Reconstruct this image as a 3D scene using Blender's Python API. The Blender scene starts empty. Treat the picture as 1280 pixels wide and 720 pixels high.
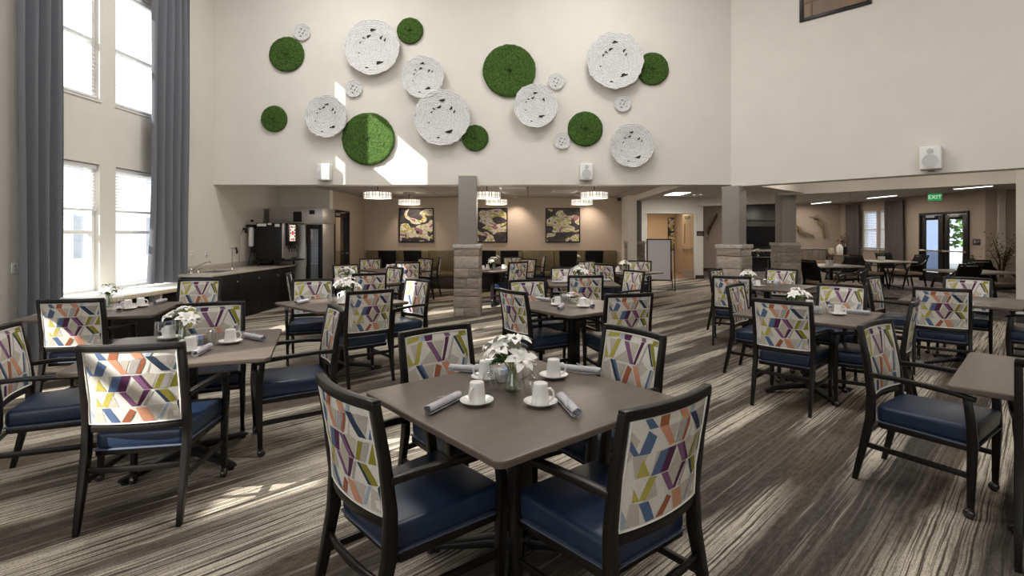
import bpy, bmesh, math, random
from mathutils import Vector, Matrix
random.seed(7)
C = bpy.context.scene.collection
F, CX, HY, CH = 655.0, 660.0, 293.0, 1.52      # focal length (px at 1280 wide), principal point, camera height
def R(d): return math.radians(d)
def wp(x, y, z):
    """the point of the horizontal plane z that the photograph shows at (x, y)"""
    Y = F*(CH-z)/(y-HY); return Vector(((x-CX)/F*Y, Y, z))
def wd(x, y, Y):
    return Vector(((x-CX)/F*Y, Y, CH+(HY-y)*Y/F))

# ------------------------------------------------------------------ materials
M = {}
def nodes(name):
    m = bpy.data.materials.new(name); m.use_nodes = True
    nt = m.node_tree; b = nt.nodes['Principled BSDF']
    return m, nt, b
def mat(name, col, rough=.5, metal=0, spec=.5, noise=0, nscale=20, bump=0, bscale=60, emit=0, stretch=None, sheen=0, coat=0):
    m, nt, b = nodes(name); L = nt.links.new
    b.inputs['Base Color'].default_value = (*col, 1); b.inputs['Roughness'].default_value = rough
    b.inputs['Metallic'].default_value = metal; b.inputs['Specular IOR Level'].default_value = spec
    if coat: b.inputs['Coat Weight'].default_value = coat
    if sheen: b.inputs['Sheen Weight'].default_value = sheen
    if emit:
        b.inputs['Emission Color'].default_value = (*col, 1); b.inputs['Emission Strength'].default_value = emit
    if noise or bump:
        tc = nt.nodes.new('ShaderNodeTexCoord'); mp = nt.nodes.new('ShaderNodeMapping')
        L(tc.outputs['Object'], mp.inputs['Vector'])
        if stretch: mp.inputs['Scale'].default_value = stretch
    if noise:
        n = nt.nodes.new('ShaderNodeTexNoise'); n.inputs['Scale'].default_value = nscale; n.inputs['Detail'].default_value = 5
        L(mp.outputs[0], n.inputs['Vector'])
        r = nt.nodes.new('ShaderNodeValToRGB')
        r.color_ramp.elements[0].position = .3; r.color_ramp.elements[1].position = .7
        r.color_ramp.elements[0].color = (*[c*(1-noise) for c in col], 1)
        r.color_ramp.elements[1].color = (*[min(1, c*(1+noise)) for c in col], 1)
        L(n.outputs['Fac'], r.inputs['Fac']); L(r.outputs['Color'], b.inputs['Base Color'])
    if bump:
        n2 = nt.nodes.new('ShaderNodeTexNoise'); n2.inputs['Scale'].default_value = bscale; n2.inputs['Detail'].default_value = 4
        L(mp.outputs[0], n2.inputs['Vector'])
        bp = nt.nodes.new('ShaderNodeBump'); bp.inputs['Strength'].default_value = bump; bp.inputs['Distance'].default_value = .01
        L(n2.outputs['Fac'], bp.inputs['Height']); L(bp.outputs['Normal'], b.inputs['Normal'])
    M[name] = m; return m
def glassmat(name, tint=(1,1,1), gl=.08, rough=.02):
    m = bpy.data.materials.new(name); m.use_nodes = True; nt = m.node_tree; nt.nodes.clear(); L = nt.links.new
    o = nt.nodes.new('ShaderNodeOutputMaterial'); mx = nt.nodes.new('ShaderNodeMixShader')
    t = nt.nodes.new('ShaderNodeBsdfTransparent'); t.inputs['Color'].default_value = (*tint, 1)
    g = nt.nodes.new('ShaderNodeBsdfGlossy'); g.inputs['Roughness'].default_value = rough
    fr = nt.nodes.new('ShaderNodeLayerWeight'); fr.inputs['Blend'].default_value = .25
    ma = nt.nodes.new('ShaderNodeMath'); ma.operation = 'MULTIPLY_ADD'; ma.inputs[1].default_value = .38; ma.inputs[2].default_value = gl
    L(fr.outputs['Facing'], ma.inputs[0]); L(ma.outputs[0], mx.inputs[0]); L(t.outputs[0], mx.inputs[1]); L(g.outputs[0], mx.inputs[2]); L(mx.outputs[0], o.inputs[0])
    M[name] = m

mat('wall_paint', (.73,.70,.635), .75, noise=.02, nscale=3, bump=.03, bscale=180)
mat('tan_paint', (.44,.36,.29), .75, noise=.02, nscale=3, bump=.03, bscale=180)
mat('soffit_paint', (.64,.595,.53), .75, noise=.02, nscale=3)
mat('white_trim', (.8,.79,.76), .45, noise=.01)
mat('vinyl_white', (.84,.84,.83), .35, noise=.01)
mat('espresso', (.0085,.0065,.0055), .34, spec=.32, noise=.25, nscale=14, stretch=(1,1,.15), bump=.05, bscale=50)
mat('espresso_door', (.022,.017,.015), .4, spec=.3, noise=.2, nscale=12, stretch=(1,1,.12))
mat('brown_wood', (.19,.115,.065), .45, noise=.25, nscale=6, stretch=(1,1,.15))
mat('navy_vinyl', (.012,.025,.057), .36, spec=.5, noise=.08, nscale=8, bump=.03, bscale=250)
mat('welt', (.10,.12,.17), .4, noise=.05)
mat('laminate', (.118,.093,.075), .38, noise=.12, nscale=5, stretch=(1,4,1), bump=.02, bscale=120)
mat('laminate_edge', (.07,.056,.047), .4, noise=.1, nscale=9)
mat('black_metal', (.012,.012,.013), .38, metal=.3, noise=.1)
mat('black_plastic', (.009,.009,.010), .35, spec=.3, noise=.1)
mat('caster_metal', (.10,.095,.09), .22, metal=.8, noise=.1)
mat('steel', (.46,.44,.42), .38, metal=.55, noise=.06, nscale=4, stretch=(1,1,20))
mat('chrome', (.7,.7,.7), .12, metal=1, noise=.02)
mat('porcelain', (.82,.81,.79), .16, noise=.01, coat=.4)
mat('napkin_cloth', (.50,.49,.52), .9, noise=.08, nscale=60, bump=.25, bscale=220)
mat('curtain_cloth', (.150,.154,.176), .9, noise=.14, nscale=90, bump=.3, bscale=350, sheen=.2)
mat('lounge_curtain', (.12,.105,.10), .9, noise=.1, nscale=60, bump=.2, bscale=200)
mat('blind_white', (.85,.86,.87), .5, noise=.01)
mat('moss', (.040,.088,.010), .95, noise=.65, nscale=38, bump=1.0, bscale=60)
mat('petal', (.86,.85,.80), .55, noise=.04, nscale=40)
mat('petal_pink', (.62,.33,.36), .55, noise=.15, nscale=40)
mat('leaf', (.055,.13,.03), .5, noise=.3, nscale=25)
mat('stem', (.20,.30,.06), .5, noise=.2, nscale=25)
mat('dry_leaf', (.19,.13,.055), .5, noise=.3, nscale=20, metal=.2)
mat('ficus_leaf', (.14,.14,.055), .5, noise=.4, nscale=20)
mat('bud', (.80,.80,.62), .5, noise=.05)
mat('packet_blue', (.42,.50,.74), .6, noise=.15, nscale=90)
mat('packet_white', (.80,.80,.80), .6, noise=.03)
mat('packet_tan', (.52,.36,.22), .6, noise=.1)
mat('shaft_grey', (.255,.238,.212), .7, noise=.03, nscale=4)
mat('stone_a', (.28,.232,.185), .85, noise=.28, nscale=7, stretch=(1,1,4), bump=.5, bscale=25)
mat('stone_b', (.37,.32,.265), .85, noise=.25, nscale=8, stretch=(1,1,4), bump=.5, bscale=25)
mat('stone_c', (.225,.19,.155), .85, noise=.3, nscale=6, stretch=(1,1,4), bump=.5, bscale=25)
mat('stone_cap', (.42,.375,.325), .85, noise=.2, nscale=12, bump=.6, bscale=30)
mat('mortar', (.12,.11,.095), .95, noise=.2)
mat('granite', (.47,.42,.36), .3, noise=.2, nscale=70)
mat('cabinet_black', (.008,.0075,.0075), .45, spec=.2, noise=.15, nscale=10)
mat('speaker_white', (.80,.80,.79), .5, noise=.01)
mat('speaker_grille', (.56,.565,.57), .7, noise=.08, nscale=150)
mat('olive_vinyl', (.125,.098,.045), .5, noise=.12, nscale=10, bump=.05, bscale=80)
mat('tan_vinyl', (.40,.29,.18), .5, noise=.08)
mat('woven_black', (.010,.009,.0085), .7, spec=.2, noise=.4, nscale=160, bump=.4, bscale=200)
mat('light_top', (.50,.45,.40), .4, noise=.08, nscale=8)
mat('stripe_cloth', (.20,.17,.14), .85, noise=.5, nscale=10, stretch=(6,6,.2))
mat('base_dark', (.035,.028,.025), .5, noise=.1)
mat('board_white', (.66,.65,.69), .35, noise=.02)
mat('honey_door', (.52,.38,.25), .45, noise=.12, nscale=5, stretch=(1,1,.1))
mat('hall_paint', (.72,.58,.42), .7, noise=.02)
mat('hall_floor', (.25,.16,.09), .4, noise=.3, nscale=6, stretch=(6,.6,1))
mat('sign_dark', (.04,.03,.028), .4, noise=.1)
mat('sign_grey', (.35,.33,.31), .5, noise=.05)
mat('exit_green', (.05,.42,.12), .4, emit=.55)
mat('exit_letter', (.75,1,.80), .4, emit=1.0)
mat('lamp_glow', (1,.93,.82), .4, emit=1.25)
mat('tube_glow', (1,.96,.90), .4, emit=7)
mat('lamp_metal', (.32,.30,.28), .35, metal=.8, noise=.05)
mat('screen', (.008,.009,.011), .12, noise=.1)
mat('fire_black', (.02,.018,.017), .5, noise=.2, nscale=8)
mat('terracotta', (.30,.26,.22), .8, noise=.15)
mat('candle', (.62,.52,.38), .6, noise=.05)
mat('ext_wall', (.86,.85,.83), .9, noise=.04, nscale=2)
mat('ext_trim', (.88,.88,.87), .8, noise=.02)
mat('ext_glass', (.42,.46,.52), .3, noise=.1)
mat('ext_ground', (.62,.61,.58), .95, noise=.15, nscale=1)
mat('ext_blue', (.20,.25,.36), .8, noise=.05)
mat('ext_green', (.10,.20,.04), .9, noise=.5, nscale=8, bump=.6, bscale=12)
mat('ext_trunk', (.12,.09,.06), .9, noise=.3)
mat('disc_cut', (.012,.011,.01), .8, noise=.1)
for k, c in dict(cream=(.70,.67,.61), cream2=(.50,.455,.385), blue=(.085,.135,.25), navy=(.018,.032,.065), lblue=(.34,.40,.48), orange=(.34,.105,.045),
                 peach=(.58,.27,.165), plum=(.080,.014,.060), mauve=(.20,.085,.175), olive=(.25,.22,.022), yellow=(.44,.38,.075),
                 grey=(.40,.37,.345), piping=(.80,.77,.71)).items():
    mat('fab_'+k, c, .85, noise=.07, nscale=90, bump=.12, bscale=400)
glassmat('pane', (.97,.98,.99), .04)
glassmat('drinking_glass', (.965,.97,.97), .08)
glassmat('vase_glass', (.93,.95,.92), .09)
glassmat('door_glass', (.85,.88,.92), .06)

def carpet(name, cols, angle, mottled=False):
    m, nt, b = nodes(name); L = nt.links.new; N = nt.nodes.new
    tc = N('ShaderNodeTexCoord')
    def mapped(scale, rot=angle):
        mp = N('ShaderNodeMapping'); mp.vector_type = 'POINT'
        # rotate first, then scale: rotate by one node, scale by the next
        r = N('ShaderNodeMapping'); r.inputs['Rotation'].default_value = (0,0,-rot); L(tc.outputs['Object'], r.inputs['Vector'])
        mp.inputs['Scale'].default_value = scale; L(r.outputs[0], mp.inputs['Vector']); return mp
    def noise(vec, scale, detail=2, rough=.5):
        n = N('ShaderNodeTexNoise'); n.inputs['Scale'].default_value = scale; n.inputs['Detail'].default_value = detail
        n.inputs['Roughness'].default_value = rough; L(vec, n.inputs['Vector']); return n
    def ramp(fac, stops):
        r = N('ShaderNodeValToRGB'); e = r.color_ramp.elements
        while len(e) < len(stops): e.new(.5)
        for i, (p, c) in enumerate(stops): e[i].position = p; e[i].color = (*c, 1)
        L(fac, r.inputs['Fac']); return r
    dark, mid, tan, cream = cols
    if mottled:
        v = N('ShaderNodeTexVoronoi'); v.inputs['Scale'].default_value = 9; L(mapped((1,1,1)).outputs[0], v.inputs['Vector'])
        n = noise(mapped((1,1.6,1)).outputs[0], 14, 4)
        mx = N('ShaderNodeMix'); mx.data_type = 'FLOAT'; mx.inputs[0].default_value = .65
        L(v.outputs['Distance'], mx.inputs[2]); L(n.outputs['Fac'], mx.inputs[3])
        r = ramp(mx.outputs[0], [(.32, dark), (.45, mid), (.55, tan), (.66, cream)])
        L(r.outputs['Color'], b.inputs['Base Color'])
    else:
        def math_(op, x, y=None, z=None):
            n = N('ShaderNodeMath'); n.operation = op
            for i, q in enumerate((x, y, z)):
                if q is None: continue
                if isinstance(q, (int, float)): n.inputs[i].default_value = q
                else: L(q, n.inputs[i])
            return n.outputs[0]
        def mixc(f, c1, c2, blend='MIX'):
            n = N('ShaderNodeMix'); n.data_type = 'RGBA'; n.blend_type = blend
            for i, q in ((0,f),(6,c1),(7,c2)):
                if isinstance(q, (int, float)): n.inputs[i].default_value = q
                elif isinstance(q, tuple): n.inputs[i].default_value = (*q, 1)
                else: L(q, n.inputs[i])
            return n.outputs[2]
        def step(f, a, b2): return ramp(f, [(a, (0,0,0)), (b2, (1,1,1))]).outputs['Color']
        wob = noise(mapped((1.5,3.5,1)).outputs[0], 1.6, 4)
        def lines(scale, amp):
            ad = N('ShaderNodeVectorMath'); ad.operation = 'MULTIPLY_ADD'
            L(wob.outputs['Color'], ad.inputs[0]); ad.inputs[1].default_value = (0,amp,0); L(mapped(scale).outputs[0], ad.inputs[2]); return ad.outputs[0]
        band = noise(lines((.16,1.9,1), .25), 1.2, 2)
        zone = noise(mapped((.20,1.5,1)).outputs[0], 1.3, 3)
        fine = noise(lines((.55,50,1), 1.3), 1.5, 2, .6)
        fine2 = noise(lines((.40,26,1), 1.2), 1.3, 3, .6)
        mott = noise(mapped((9,26,1)).outputs[0], 1.6, 4, .6)
        base = mixc(step(zone.outputs['Fac'], .40, .62), dark, mid)
        base = mixc(1.0, base, ramp(mott.outputs['Fac'], [(.28, (.5,.5,.5)), (.72, (1.5,1.48,1.45))]).outputs['Color'], 'MULTIPLY')
        base = mixc(math_('MULTIPLY', step(fine2.outputs['Fac'], .50, .60), .55), base, tan)
        base = mixc(math_('MULTIPLY', step(fine2.outputs['Fac'], .46, .38), .55), base, tuple(c*.35 for c in dark)) if False else base
        cm = math_('MULTIPLY', step(band.outputs['Fac'], .45, .53), step(fine.outputs['Fac'], .41, .53))
        brk = step(mott.outputs['Fac'], .22, .50)
        cm = math_('MULTIPLY', cm, math_('MULTIPLY_ADD', brk, .6, .4))
        thin = step(fine2.outputs['Fac'], .63, .70)
        cm = math_('MAXIMUM', cm, math_('MULTIPLY', thin, .8))
        col = mixc(cm, base, cream)
        dk = math_('MULTIPLY', step(fine.outputs['Fac'], .36, .30), .75)
        dkr = ramp(fine.outputs['Fac'], [(.26, (.35,.35,.35)), (.36, (1,1,1))]).outputs['Color']
        col = mixc(1.0, col, dkr, 'MULTIPLY')
        sp = noise(mapped((1,1.4,1)).outputs[0], 120, 2)
        col = mixc(1.0, col, ramp(sp.outputs['Fac'], [(.3, (.6,.6,.6)), (.7, (1.35,1.35,1.35))]).outputs['Color'], 'MULTIPLY')
        L(col, b.inputs['Base Color'])
    b.inputs['Roughness'].default_value = .95
    bn = noise(mapped((1,1,1)).outputs[0], 220, 2)
    bp = N('ShaderNodeBump'); bp.inputs['Strength'].default_value = .35; bp.inputs['Distance'].default_value = .01
    L(bn.outputs['Fac'], bp.inputs['Height']); L(bp.outputs['Normal'], b.inputs['Normal'])
    M[name] = m
carpet('carpet_striped', ((.042,.037,.032), (.088,.063,.041), (.15,.123,.096), (.53,.47,.38)), R(45))
carpet('carpet_mottled', ((.05,.045,.045), (.12,.105,.095), (.2,.175,.155), (.36,.33,.30)), R(20), True)

def disc_white(name):
    m, nt, b = nodes(name); L = nt.links.new; N = nt.nodes.new
    tc = N('ShaderNodeTexCoord'); w = N('ShaderNodeTexWave'); w.wave_type = 'RINGS'; w.rings_direction = 'Y'
    w.inputs['Scale'].default_value = 9; w.inputs['Distortion'].default_value = 7; w.inputs['Detail'].default_value = 4; w.inputs['Detail Scale'].default_value = 3.2
    L(tc.outputs['Object'], w.inputs['Vector'])
    n = N('ShaderNodeTexNoise'); n.inputs['Scale'].default_value = 22; n.inputs['Detail'].default_value = 5; L(tc.outputs['Object'], n.inputs['Vector'])
    mx = N('ShaderNodeMix'); mx.data_type = 'FLOAT'; mx.inputs[0].default_value = .45; L(w.outputs['Fac'], mx.inputs[2]); L(n.outputs['Fac'], mx.inputs[3])
    bp = N('ShaderNodeBump'); bp.inputs['Strength'].default_value = .75; bp.inputs['Distance'].default_value = .022
    L(mx.outputs[0], bp.inputs['Height']); L(bp.outputs['Normal'], b.inputs['Normal'])
    r = N('ShaderNodeValToRGB'); r.color_ramp.elements[0].position = .18; r.color_ramp.elements[1].position = .45
    r.color_ramp.elements[0].color = (.56,.55,.54,1); r.color_ramp.elements[1].color = (.80,.80,.80,1)
    L(mx.outputs[0], r.inputs['Fac']); L(r.outputs['Color'], b.inputs['Base Color'])
    b.inputs['Roughness'].default_value = .45; M[name] = m
disc_white('disc_white')

def abstract(name, off):
    m, nt, b = nodes(name); L = nt.links.new; N = nt.nodes.new
    tc = N('ShaderNodeTexCoord'); mp = N('ShaderNodeMapping'); mp.inputs['Location'].default_value = off; mp.inputs['Rotation'].default_value = (0,.6+off[0]*.2,0); mp.inputs['Scale'].default_value = (1.0,1,1.7); L(tc.outputs['Object'], mp.inputs['Vector'])
    def nz(scale, shift, dist):
        q = N('ShaderNodeVectorMath'); q.inputs[1].default_value = shift; L(mp.outputs[0], q.inputs[0])
        n = N('ShaderNodeTexNoise'); n.inputs['Scale'].default_value = scale; n.inputs['Detail'].default_value = .6; n.inputs['Distortion'].default_value = dist; L(q.outputs[0], n.inputs['Vector']); return n.outputs['Fac']
    def ramp(f, st):
        r = N('ShaderNodeValToRGB'); r.color_ramp.interpolation = 'CONSTANT'; e = r.color_ramp.elements
        while len(e) < len(st): e.new(.5)
        for i, (p, c) in enumerate(st): e[i].position = p; e[i].color = (*c, 1)
        L(f, r.inputs['Fac']); return r.outputs['Color']
    light = ramp(nz(2.6, (4,2,1), 1.4), [(0,(.28,.13,.13)),(.36,(.62,.57,.52)),(.47,(.36,.34,.05)),(.53,(.50,.46,.14)),(.56,(.66,.62,.57)),(.66,(.34,.32,.05))])
    dark = ramp(nz(3.0, (9,5,3), 1.2), [(0,(.022,.018,.02)),(.45,(.05,.038,.045)),(.60,(.028,.022,.026))])
    pick = ramp(nz(1.9, (0,0,0), 1.6), [(0,(0,0,0)),(.485,(1,1,1))])
    mx = N('ShaderNodeMix'); mx.data_type = 'RGBA'; L(pick, mx.inputs[0]); L(dark, mx.inputs[6]); L(light, mx.inputs[7])
    L(mx.outputs[2], b.inputs['Base Color']); b.inputs['Roughness'].default_value = .6; M[name] = m
abstract('abstract_plum', (0,0,0)); abstract('abstract_olive', (3.3,1,7.1)); abstract('abstract_white', (9.2,4,2.6)); abstract('abstract_flower', (15,2,5))

def tiles(name, col, line):
    m, nt, b = nodes(name); L = nt.links.new; N = nt.nodes.new
    tc = N('ShaderNodeTexCoord'); bk = N('ShaderNodeTexBrick'); bk.offset = 0; bk.inputs['Scale'].default_value = 1
    bk.inputs['Brick Width'].default_value = 1.2; bk.inputs['Row Height'].default_value = .6; bk.inputs['Mortar Size'].default_value = .012
    bk.inputs['Color1'].default_value = (*col,1); bk.inputs['Color2'].default_value = (*[c*.96 for c in col],1); bk.inputs['Mortar'].default_value = (*line,1)
    L(tc.outputs['Object'], bk.inputs['Vector']); L(bk.outputs['Color'], b.inputs['Base Color']); b.inputs['Roughness'].default_value = .9
    M[name] = m
tiles('ceiling_tile', (.50,.46,.41), (.16,.14,.12))
mat('ceiling_paint', (.62,.60,.56), .9, noise=.02)

# ------------------------------------------------------------------ mesh builder
class MB:
    def __init__(s): s.v = []; s.f = []; s.m = []
    def add(s, verts, faces, mi=0, mtx=None):
        o = len(s.v)
        s.v += [tuple(mtx @ Vector(p)) if mtx else tuple(p) for p in verts]
        for f in faces: s.f.append([i+o for i in f]); s.m.append(mi)
        return s
    def box(s, c, d, mi=0, rz=0, mtx=None):
        x, y, z = [k/2 for k in d]
        vs = [(-x,-y,-z),(x,-y,-z),(x,y,-z),(-x,y,-z),(-x,-y,z),(x,-y,z),(x,y,z),(-x,y,z)]
        fs = [(0,3,2,1),(4,5,6,7),(0,1,5,4),(1,2,6,5),(2,3,7,6),(3,0,4,7)]
        t = Matrix.Translation(c) @ Matrix.Rotation(rz, 4, 'Z')
        if mtx: t = mtx @ t
        return s.add(vs, fs, mi, t)
    def b2(s, x0, x1, y0, y1, z0, z1, mi=0):
        return s.box(((x0+x1)/2,(y0+y1)/2,(z0+z1)/2), (x1-x0,y1-y0,z1-z0), mi)
    def rings(s, rings, mi=0, cap=True, loop=False):
        n = len(rings[0]); o = len(s.v)
        for r in rings: s.v += [tuple(p) for p in r]
        k = len(rings)
        for i in range(k if loop else k-1):
            a = o+i*n; b = o+((i+1) % k)*n
            for j in range(n):
                s.f.append([a+j, a+(j+1) % n, b+(j+1) % n, b+j]); s.m.append(mi)
        if cap and not loop:
            s.f.append([o+j for j in reversed(range(n))]); s.m.append(mi)
            s.f.append([o+(k-1)*n+j for j in range(n)]); s.m.append(mi)
        return s
    def lathe(s, prof, n=20, c=(0,0,0), mi=0, mtx=None, cap=True):
        rs = []
        for r, z in prof:
            ring = [Vector((c[0]+r*math.cos(2*math.pi*j/n), c[1]+r*math.sin(2*math.pi*j/n), c[2]+z)) for j in range(n)]
            rs.append([mtx @ p for p in ring] if mtx else ring)
        return s.rings(rs, mi, cap)
    def path(s, pts, w, h=None, mi=0, n=4, up=Vector((0,0,1)), cap=True):
        """sweep: n=4 gives a rectangular bar w across, h along 'up'; else a round tube of radius w (list allowed)"""
        pts = [Vector(p) for p in pts]; rs = []
        for i, p in enumerate(pts):
            t = (pts[min(i+1, len(pts)-1)] - pts[max(i-1, 0)]).normalized()
            u = up
            if abs(t.dot(u)) > .98: u = Vector((0,1,0))
            sd = t.cross(u).normalized(); u = sd.cross(t).normalized()
            ww = w[i] if isinstance(w, (list, tuple)) else w
            hh = (h[i] if isinstance(h, (list, tuple)) else h) if h is not None else ww
            if n == 4:
                rs.append([p+sd*ww/2+u*hh/2, p-sd*ww/2+u*hh/2, p-sd*ww/2-u*hh/2, p+sd*ww/2-u*hh/2])
            else:
                rs.append([p+sd*ww*math.cos(2*math.pi*j/n)+u*hh*math.sin(2*math.pi*j/n) for j in range(n)])
        return s.rings(rs, mi, cap)
    def prism(s, pts, z0, z1, mi=0):
        return s.rings([[(x,y,z0) for x,y in pts], [(x,y,z1) for x,y in pts]], mi)
    def mesh(s, name, mats, bevel=0, seg=2, ang=35, smooth=True):
        me = bpy.data.meshes.new(name); me.from_pydata(s.v, [], s.f)
        for k in (mats if isinstance(mats, (list, tuple)) else [mats]): me.materials.append(M[k])
        me.polygons.foreach_set('material_index', s.m)
        bm = bmesh.new(); bm.from_mesh(me)
        bmesh.ops.recalc_face_normals(bm, faces=bm.faces)
        if bevel:
            es = [e for e in bm.edges if len(e.link_faces) == 2 and e.calc_face_angle(0) > R(30)]
            bmesh.ops.bevel(bm, geom=es, offset=bevel, segments=seg, profile=.5, affect='EDGES', clamp_overlap=True)
        bm.to_mesh(me); bm.free()
        if smooth:
            me.polygons.foreach_set('use_smooth', [True]*len(me.polygons)); me.set_sharp_from_angle(angle=R(ang))
        me.update(); return me
    def build(s, name, mats, parent=None, loc=(0,0,0), rz=0, **kw):
        o = bpy.data.objects.new(name, s.mesh(name, mats, **kw)); C.objects.link(o)
        o.location = loc; o.rotation_euler = (0,0,rz)
        if parent: o.parent = parent
        return o
def empty(name, loc=(0,0,0), rz=0, parent=None):
    o = bpy.data.objects.new(name, None); C.objects.link(o); o.location = loc; o.rotation_euler = (0,0,rz)
    o.empty_display_size = .1
    if parent: o.parent = parent
    return o
def tag(o, label=None, cat=None, group=None, kind=None):
    if label: o['label'] = label
    if cat: o['category'] = cat
    if group: o['group'] = group
    if kind: o['kind'] = kind
    return o
def struct(o, label=None, cat=None):
    o['kind'] = 'structure'
    return tag(o, label, cat)
def copy_tree(o, parent=None):
    c = o.copy(); C.objects.link(c); c.parent = parent
    for ch in o.children: copy_tree(ch, c)
    return c
_used = set()
def place(proto, loc, rz, label, group=None, scale=None):
    """first call moves the prototype itself; later calls copy it with its parts"""
    o = proto if proto.name not in _used else copy_tree(proto)
    if o is proto: _used.add(proto.name)
    o.location = loc; o.rotation_euler = (0,0,rz)
    if scale: o.scale = (scale,)*3
    o['label'] = label
    if group: o['group'] = group
    return o
# ================================================================== the setting
XL, YB = -5.94, 9.9
WZ = 7.0
# floors -----------------------------------------------------------
fl = MB(); fl.prism([(-6.2,-9),(14.4,-9),(14.4,3.0),(8.3,9.1),(5.8,11.6),(5.8,22.2),(-6.2,22.2)][::-1], -.12, 0)
struct(fl.build('floor', 'carpet_striped', smooth=False), 'striped brown and cream carpet across the dining hall', 'floor')
fl = MB(); fl.prism([(14.4,3.0),(14.4,22.2),(5.8,22.2),(5.8,11.6),(8.3,9.1)][::-1], -.12, 0)
struct(fl.build('floor_lounge', 'carpet_mottled', smooth=False), 'mottled grey carpet of the lounge beyond the columns', 'floor')

def wall_y(name, X0, X1, y0, y1, z0, z1, holes, m):
    """wall along Y between X0 and X1 with rectangular holes (ya,yb,za,zb)"""
    b = MB(); ys = sorted({y0,y1,*[h[0] for h in holes],*[h[1] for h in holes]})
    for a, c in zip(ys, ys[1:]):
        hs = sorted([h for h in holes if h[0] <= a+1e-6 and h[1] >= c-1e-6], key=lambda h: h[2])
        z = z0
        for h in hs:
            if h[2] > z+1e-6: b.b2(X0, X1, a, c, z, h[2])
            z = h[3]
        if z < z1-1e-6: b.b2(X0, X1, a, c, z, z1)
    return struct(b.build(name, m, smooth=False))
BAYS = [(6.2,7.27),(7.55,8.62)]
LOW, UP = (.72,2.49), (3.37,5.15)
holes = [(a,b,*LOW) for a,b in BAYS] + [(a,b,*UP) for a,b in BAYS] + [(6.2,7.27,5.34,6.52),(7.55,8.62,6.05,6.55)]
holes += [(-1.07,-.1,3.54,4.75),(2.5,3.1,3.6,5.15),(3.6,4.1,3.9,5.15),(-.9,-.05,.72,2.49),(2.5,3.1,.72,2.49),(3.6,4.1,.72,2.49),(-5.2,-2.6,.72,2.9)]
tag(wall_y('wall_left', XL-.22, XL, -9, 16, 0, WZ, holes, 'wall_paint'), 'tall cream wall with the windows', 'wall')

# windows: frame > pane, each with its sill
wn = 0
for (a,b,c,d) in holes:
    wn += 1
    w = empty('window_%d' % wn, (XL-.12,(a+b)/2,c)); struct(w, 'white framed window in the cream wall, %s' % (
        ['lower one left of the post','lower one right of the post','upper one left of the post','upper one right of the post'][wn-1] if wn < 5 else 'out of frame'), 'window')
    W, H = b-a, d-c; f = MB(); t = .05
    f.b2(-.05,.05,-W/2,-W/2+t,0,H); f.b2(-.05,.05,W/2-t,W/2,0,H); f.b2(-.05,.05,-W/2+t,W/2-t,0,t); f.b2(-.05,.05,-W/2+t,W/2-t,H-t,H)
    if H > 1.2: f.b2(-.04,.04,-W/2+t,W/2-t,H*.47-.025,H*.47+.025)
    f.build('window_frame', 'vinyl_white', w, bevel=.004)
    g = MB(); g.b2(-.012,-.006,-W/2+t,W/2-t,t,H-t); g.build('pane', 'pane', w, smooth=False)
    if H > 1.2:
        s = MB(); s.b2(.06,.135,-W/2-.02,W/2+.02,-.025,0); s.build('window_sill', 'white_trim', w, bevel=.004)

# upper wall over the back room, and the angled upper wall at the right
b = MB(); b.b2(XL, 3.84, YB, YB+.3, 2.46, WZ); struct(b.build('wall_back', 'wall_paint', smooth=False), 'tall cream wall with the round wall art', 'wall')
def diag(t, off=0, z=0):            # point along the angled wall (45 degrees), off metres behind it
    return (3.84+t/math.sqrt(2)+off/math.sqrt(2), YB-t/math.sqrt(2)+off/math.sqrt(2))
b = MB(); b.prism([diag(0), diag(9.5), diag(9.5,.3), diag(0,.3)], 2.42, WZ)
struct(b.build('wall_right', 'wall_paint', smooth=False), 'angled cream upper wall over the lounge opening', 'wall')
b = MB(); b.prism([(-6.2,-9),(12,-9),(12,3),(3.9,10.2),(-6.2,10.2)], WZ, WZ+.1); struct(b.build('ceiling', 'ceiling_paint', smooth=False))
b = MB(); b.b2(.5,10.9,-9.2,-9,0,WZ); struct(b.build('wall_light_block', 'wall_paint', smooth=False))  # unseen partial wall, added to cut the light from the right rear
b = MB(); b.b2(10.7,10.9,-9,3.2,0,WZ); struct(b.build('wall_side', 'wall_paint', smooth=False))
# beams of the lounge opening
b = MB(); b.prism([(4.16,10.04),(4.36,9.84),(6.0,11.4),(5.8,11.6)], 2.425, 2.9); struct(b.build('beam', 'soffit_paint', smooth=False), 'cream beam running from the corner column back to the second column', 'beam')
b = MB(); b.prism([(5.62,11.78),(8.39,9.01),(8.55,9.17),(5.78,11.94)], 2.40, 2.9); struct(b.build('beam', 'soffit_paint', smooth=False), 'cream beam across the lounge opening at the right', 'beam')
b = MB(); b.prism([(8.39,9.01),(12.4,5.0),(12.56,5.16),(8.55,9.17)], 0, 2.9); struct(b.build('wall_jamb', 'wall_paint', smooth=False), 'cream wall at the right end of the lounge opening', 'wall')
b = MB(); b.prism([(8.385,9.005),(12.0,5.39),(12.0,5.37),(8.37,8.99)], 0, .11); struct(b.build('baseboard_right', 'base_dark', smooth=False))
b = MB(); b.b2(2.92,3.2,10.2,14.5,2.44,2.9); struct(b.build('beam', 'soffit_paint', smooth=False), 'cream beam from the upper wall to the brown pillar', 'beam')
b = MB(); b.prism([(5.6,18.2),(5.75,18.35),(9.2,14.9),(9.05,14.75)], 2.48, 2.9); struct(b.build('beam', 'soffit_paint', smooth=False), 'far cream beam beside the hallway wall', 'beam')
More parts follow.
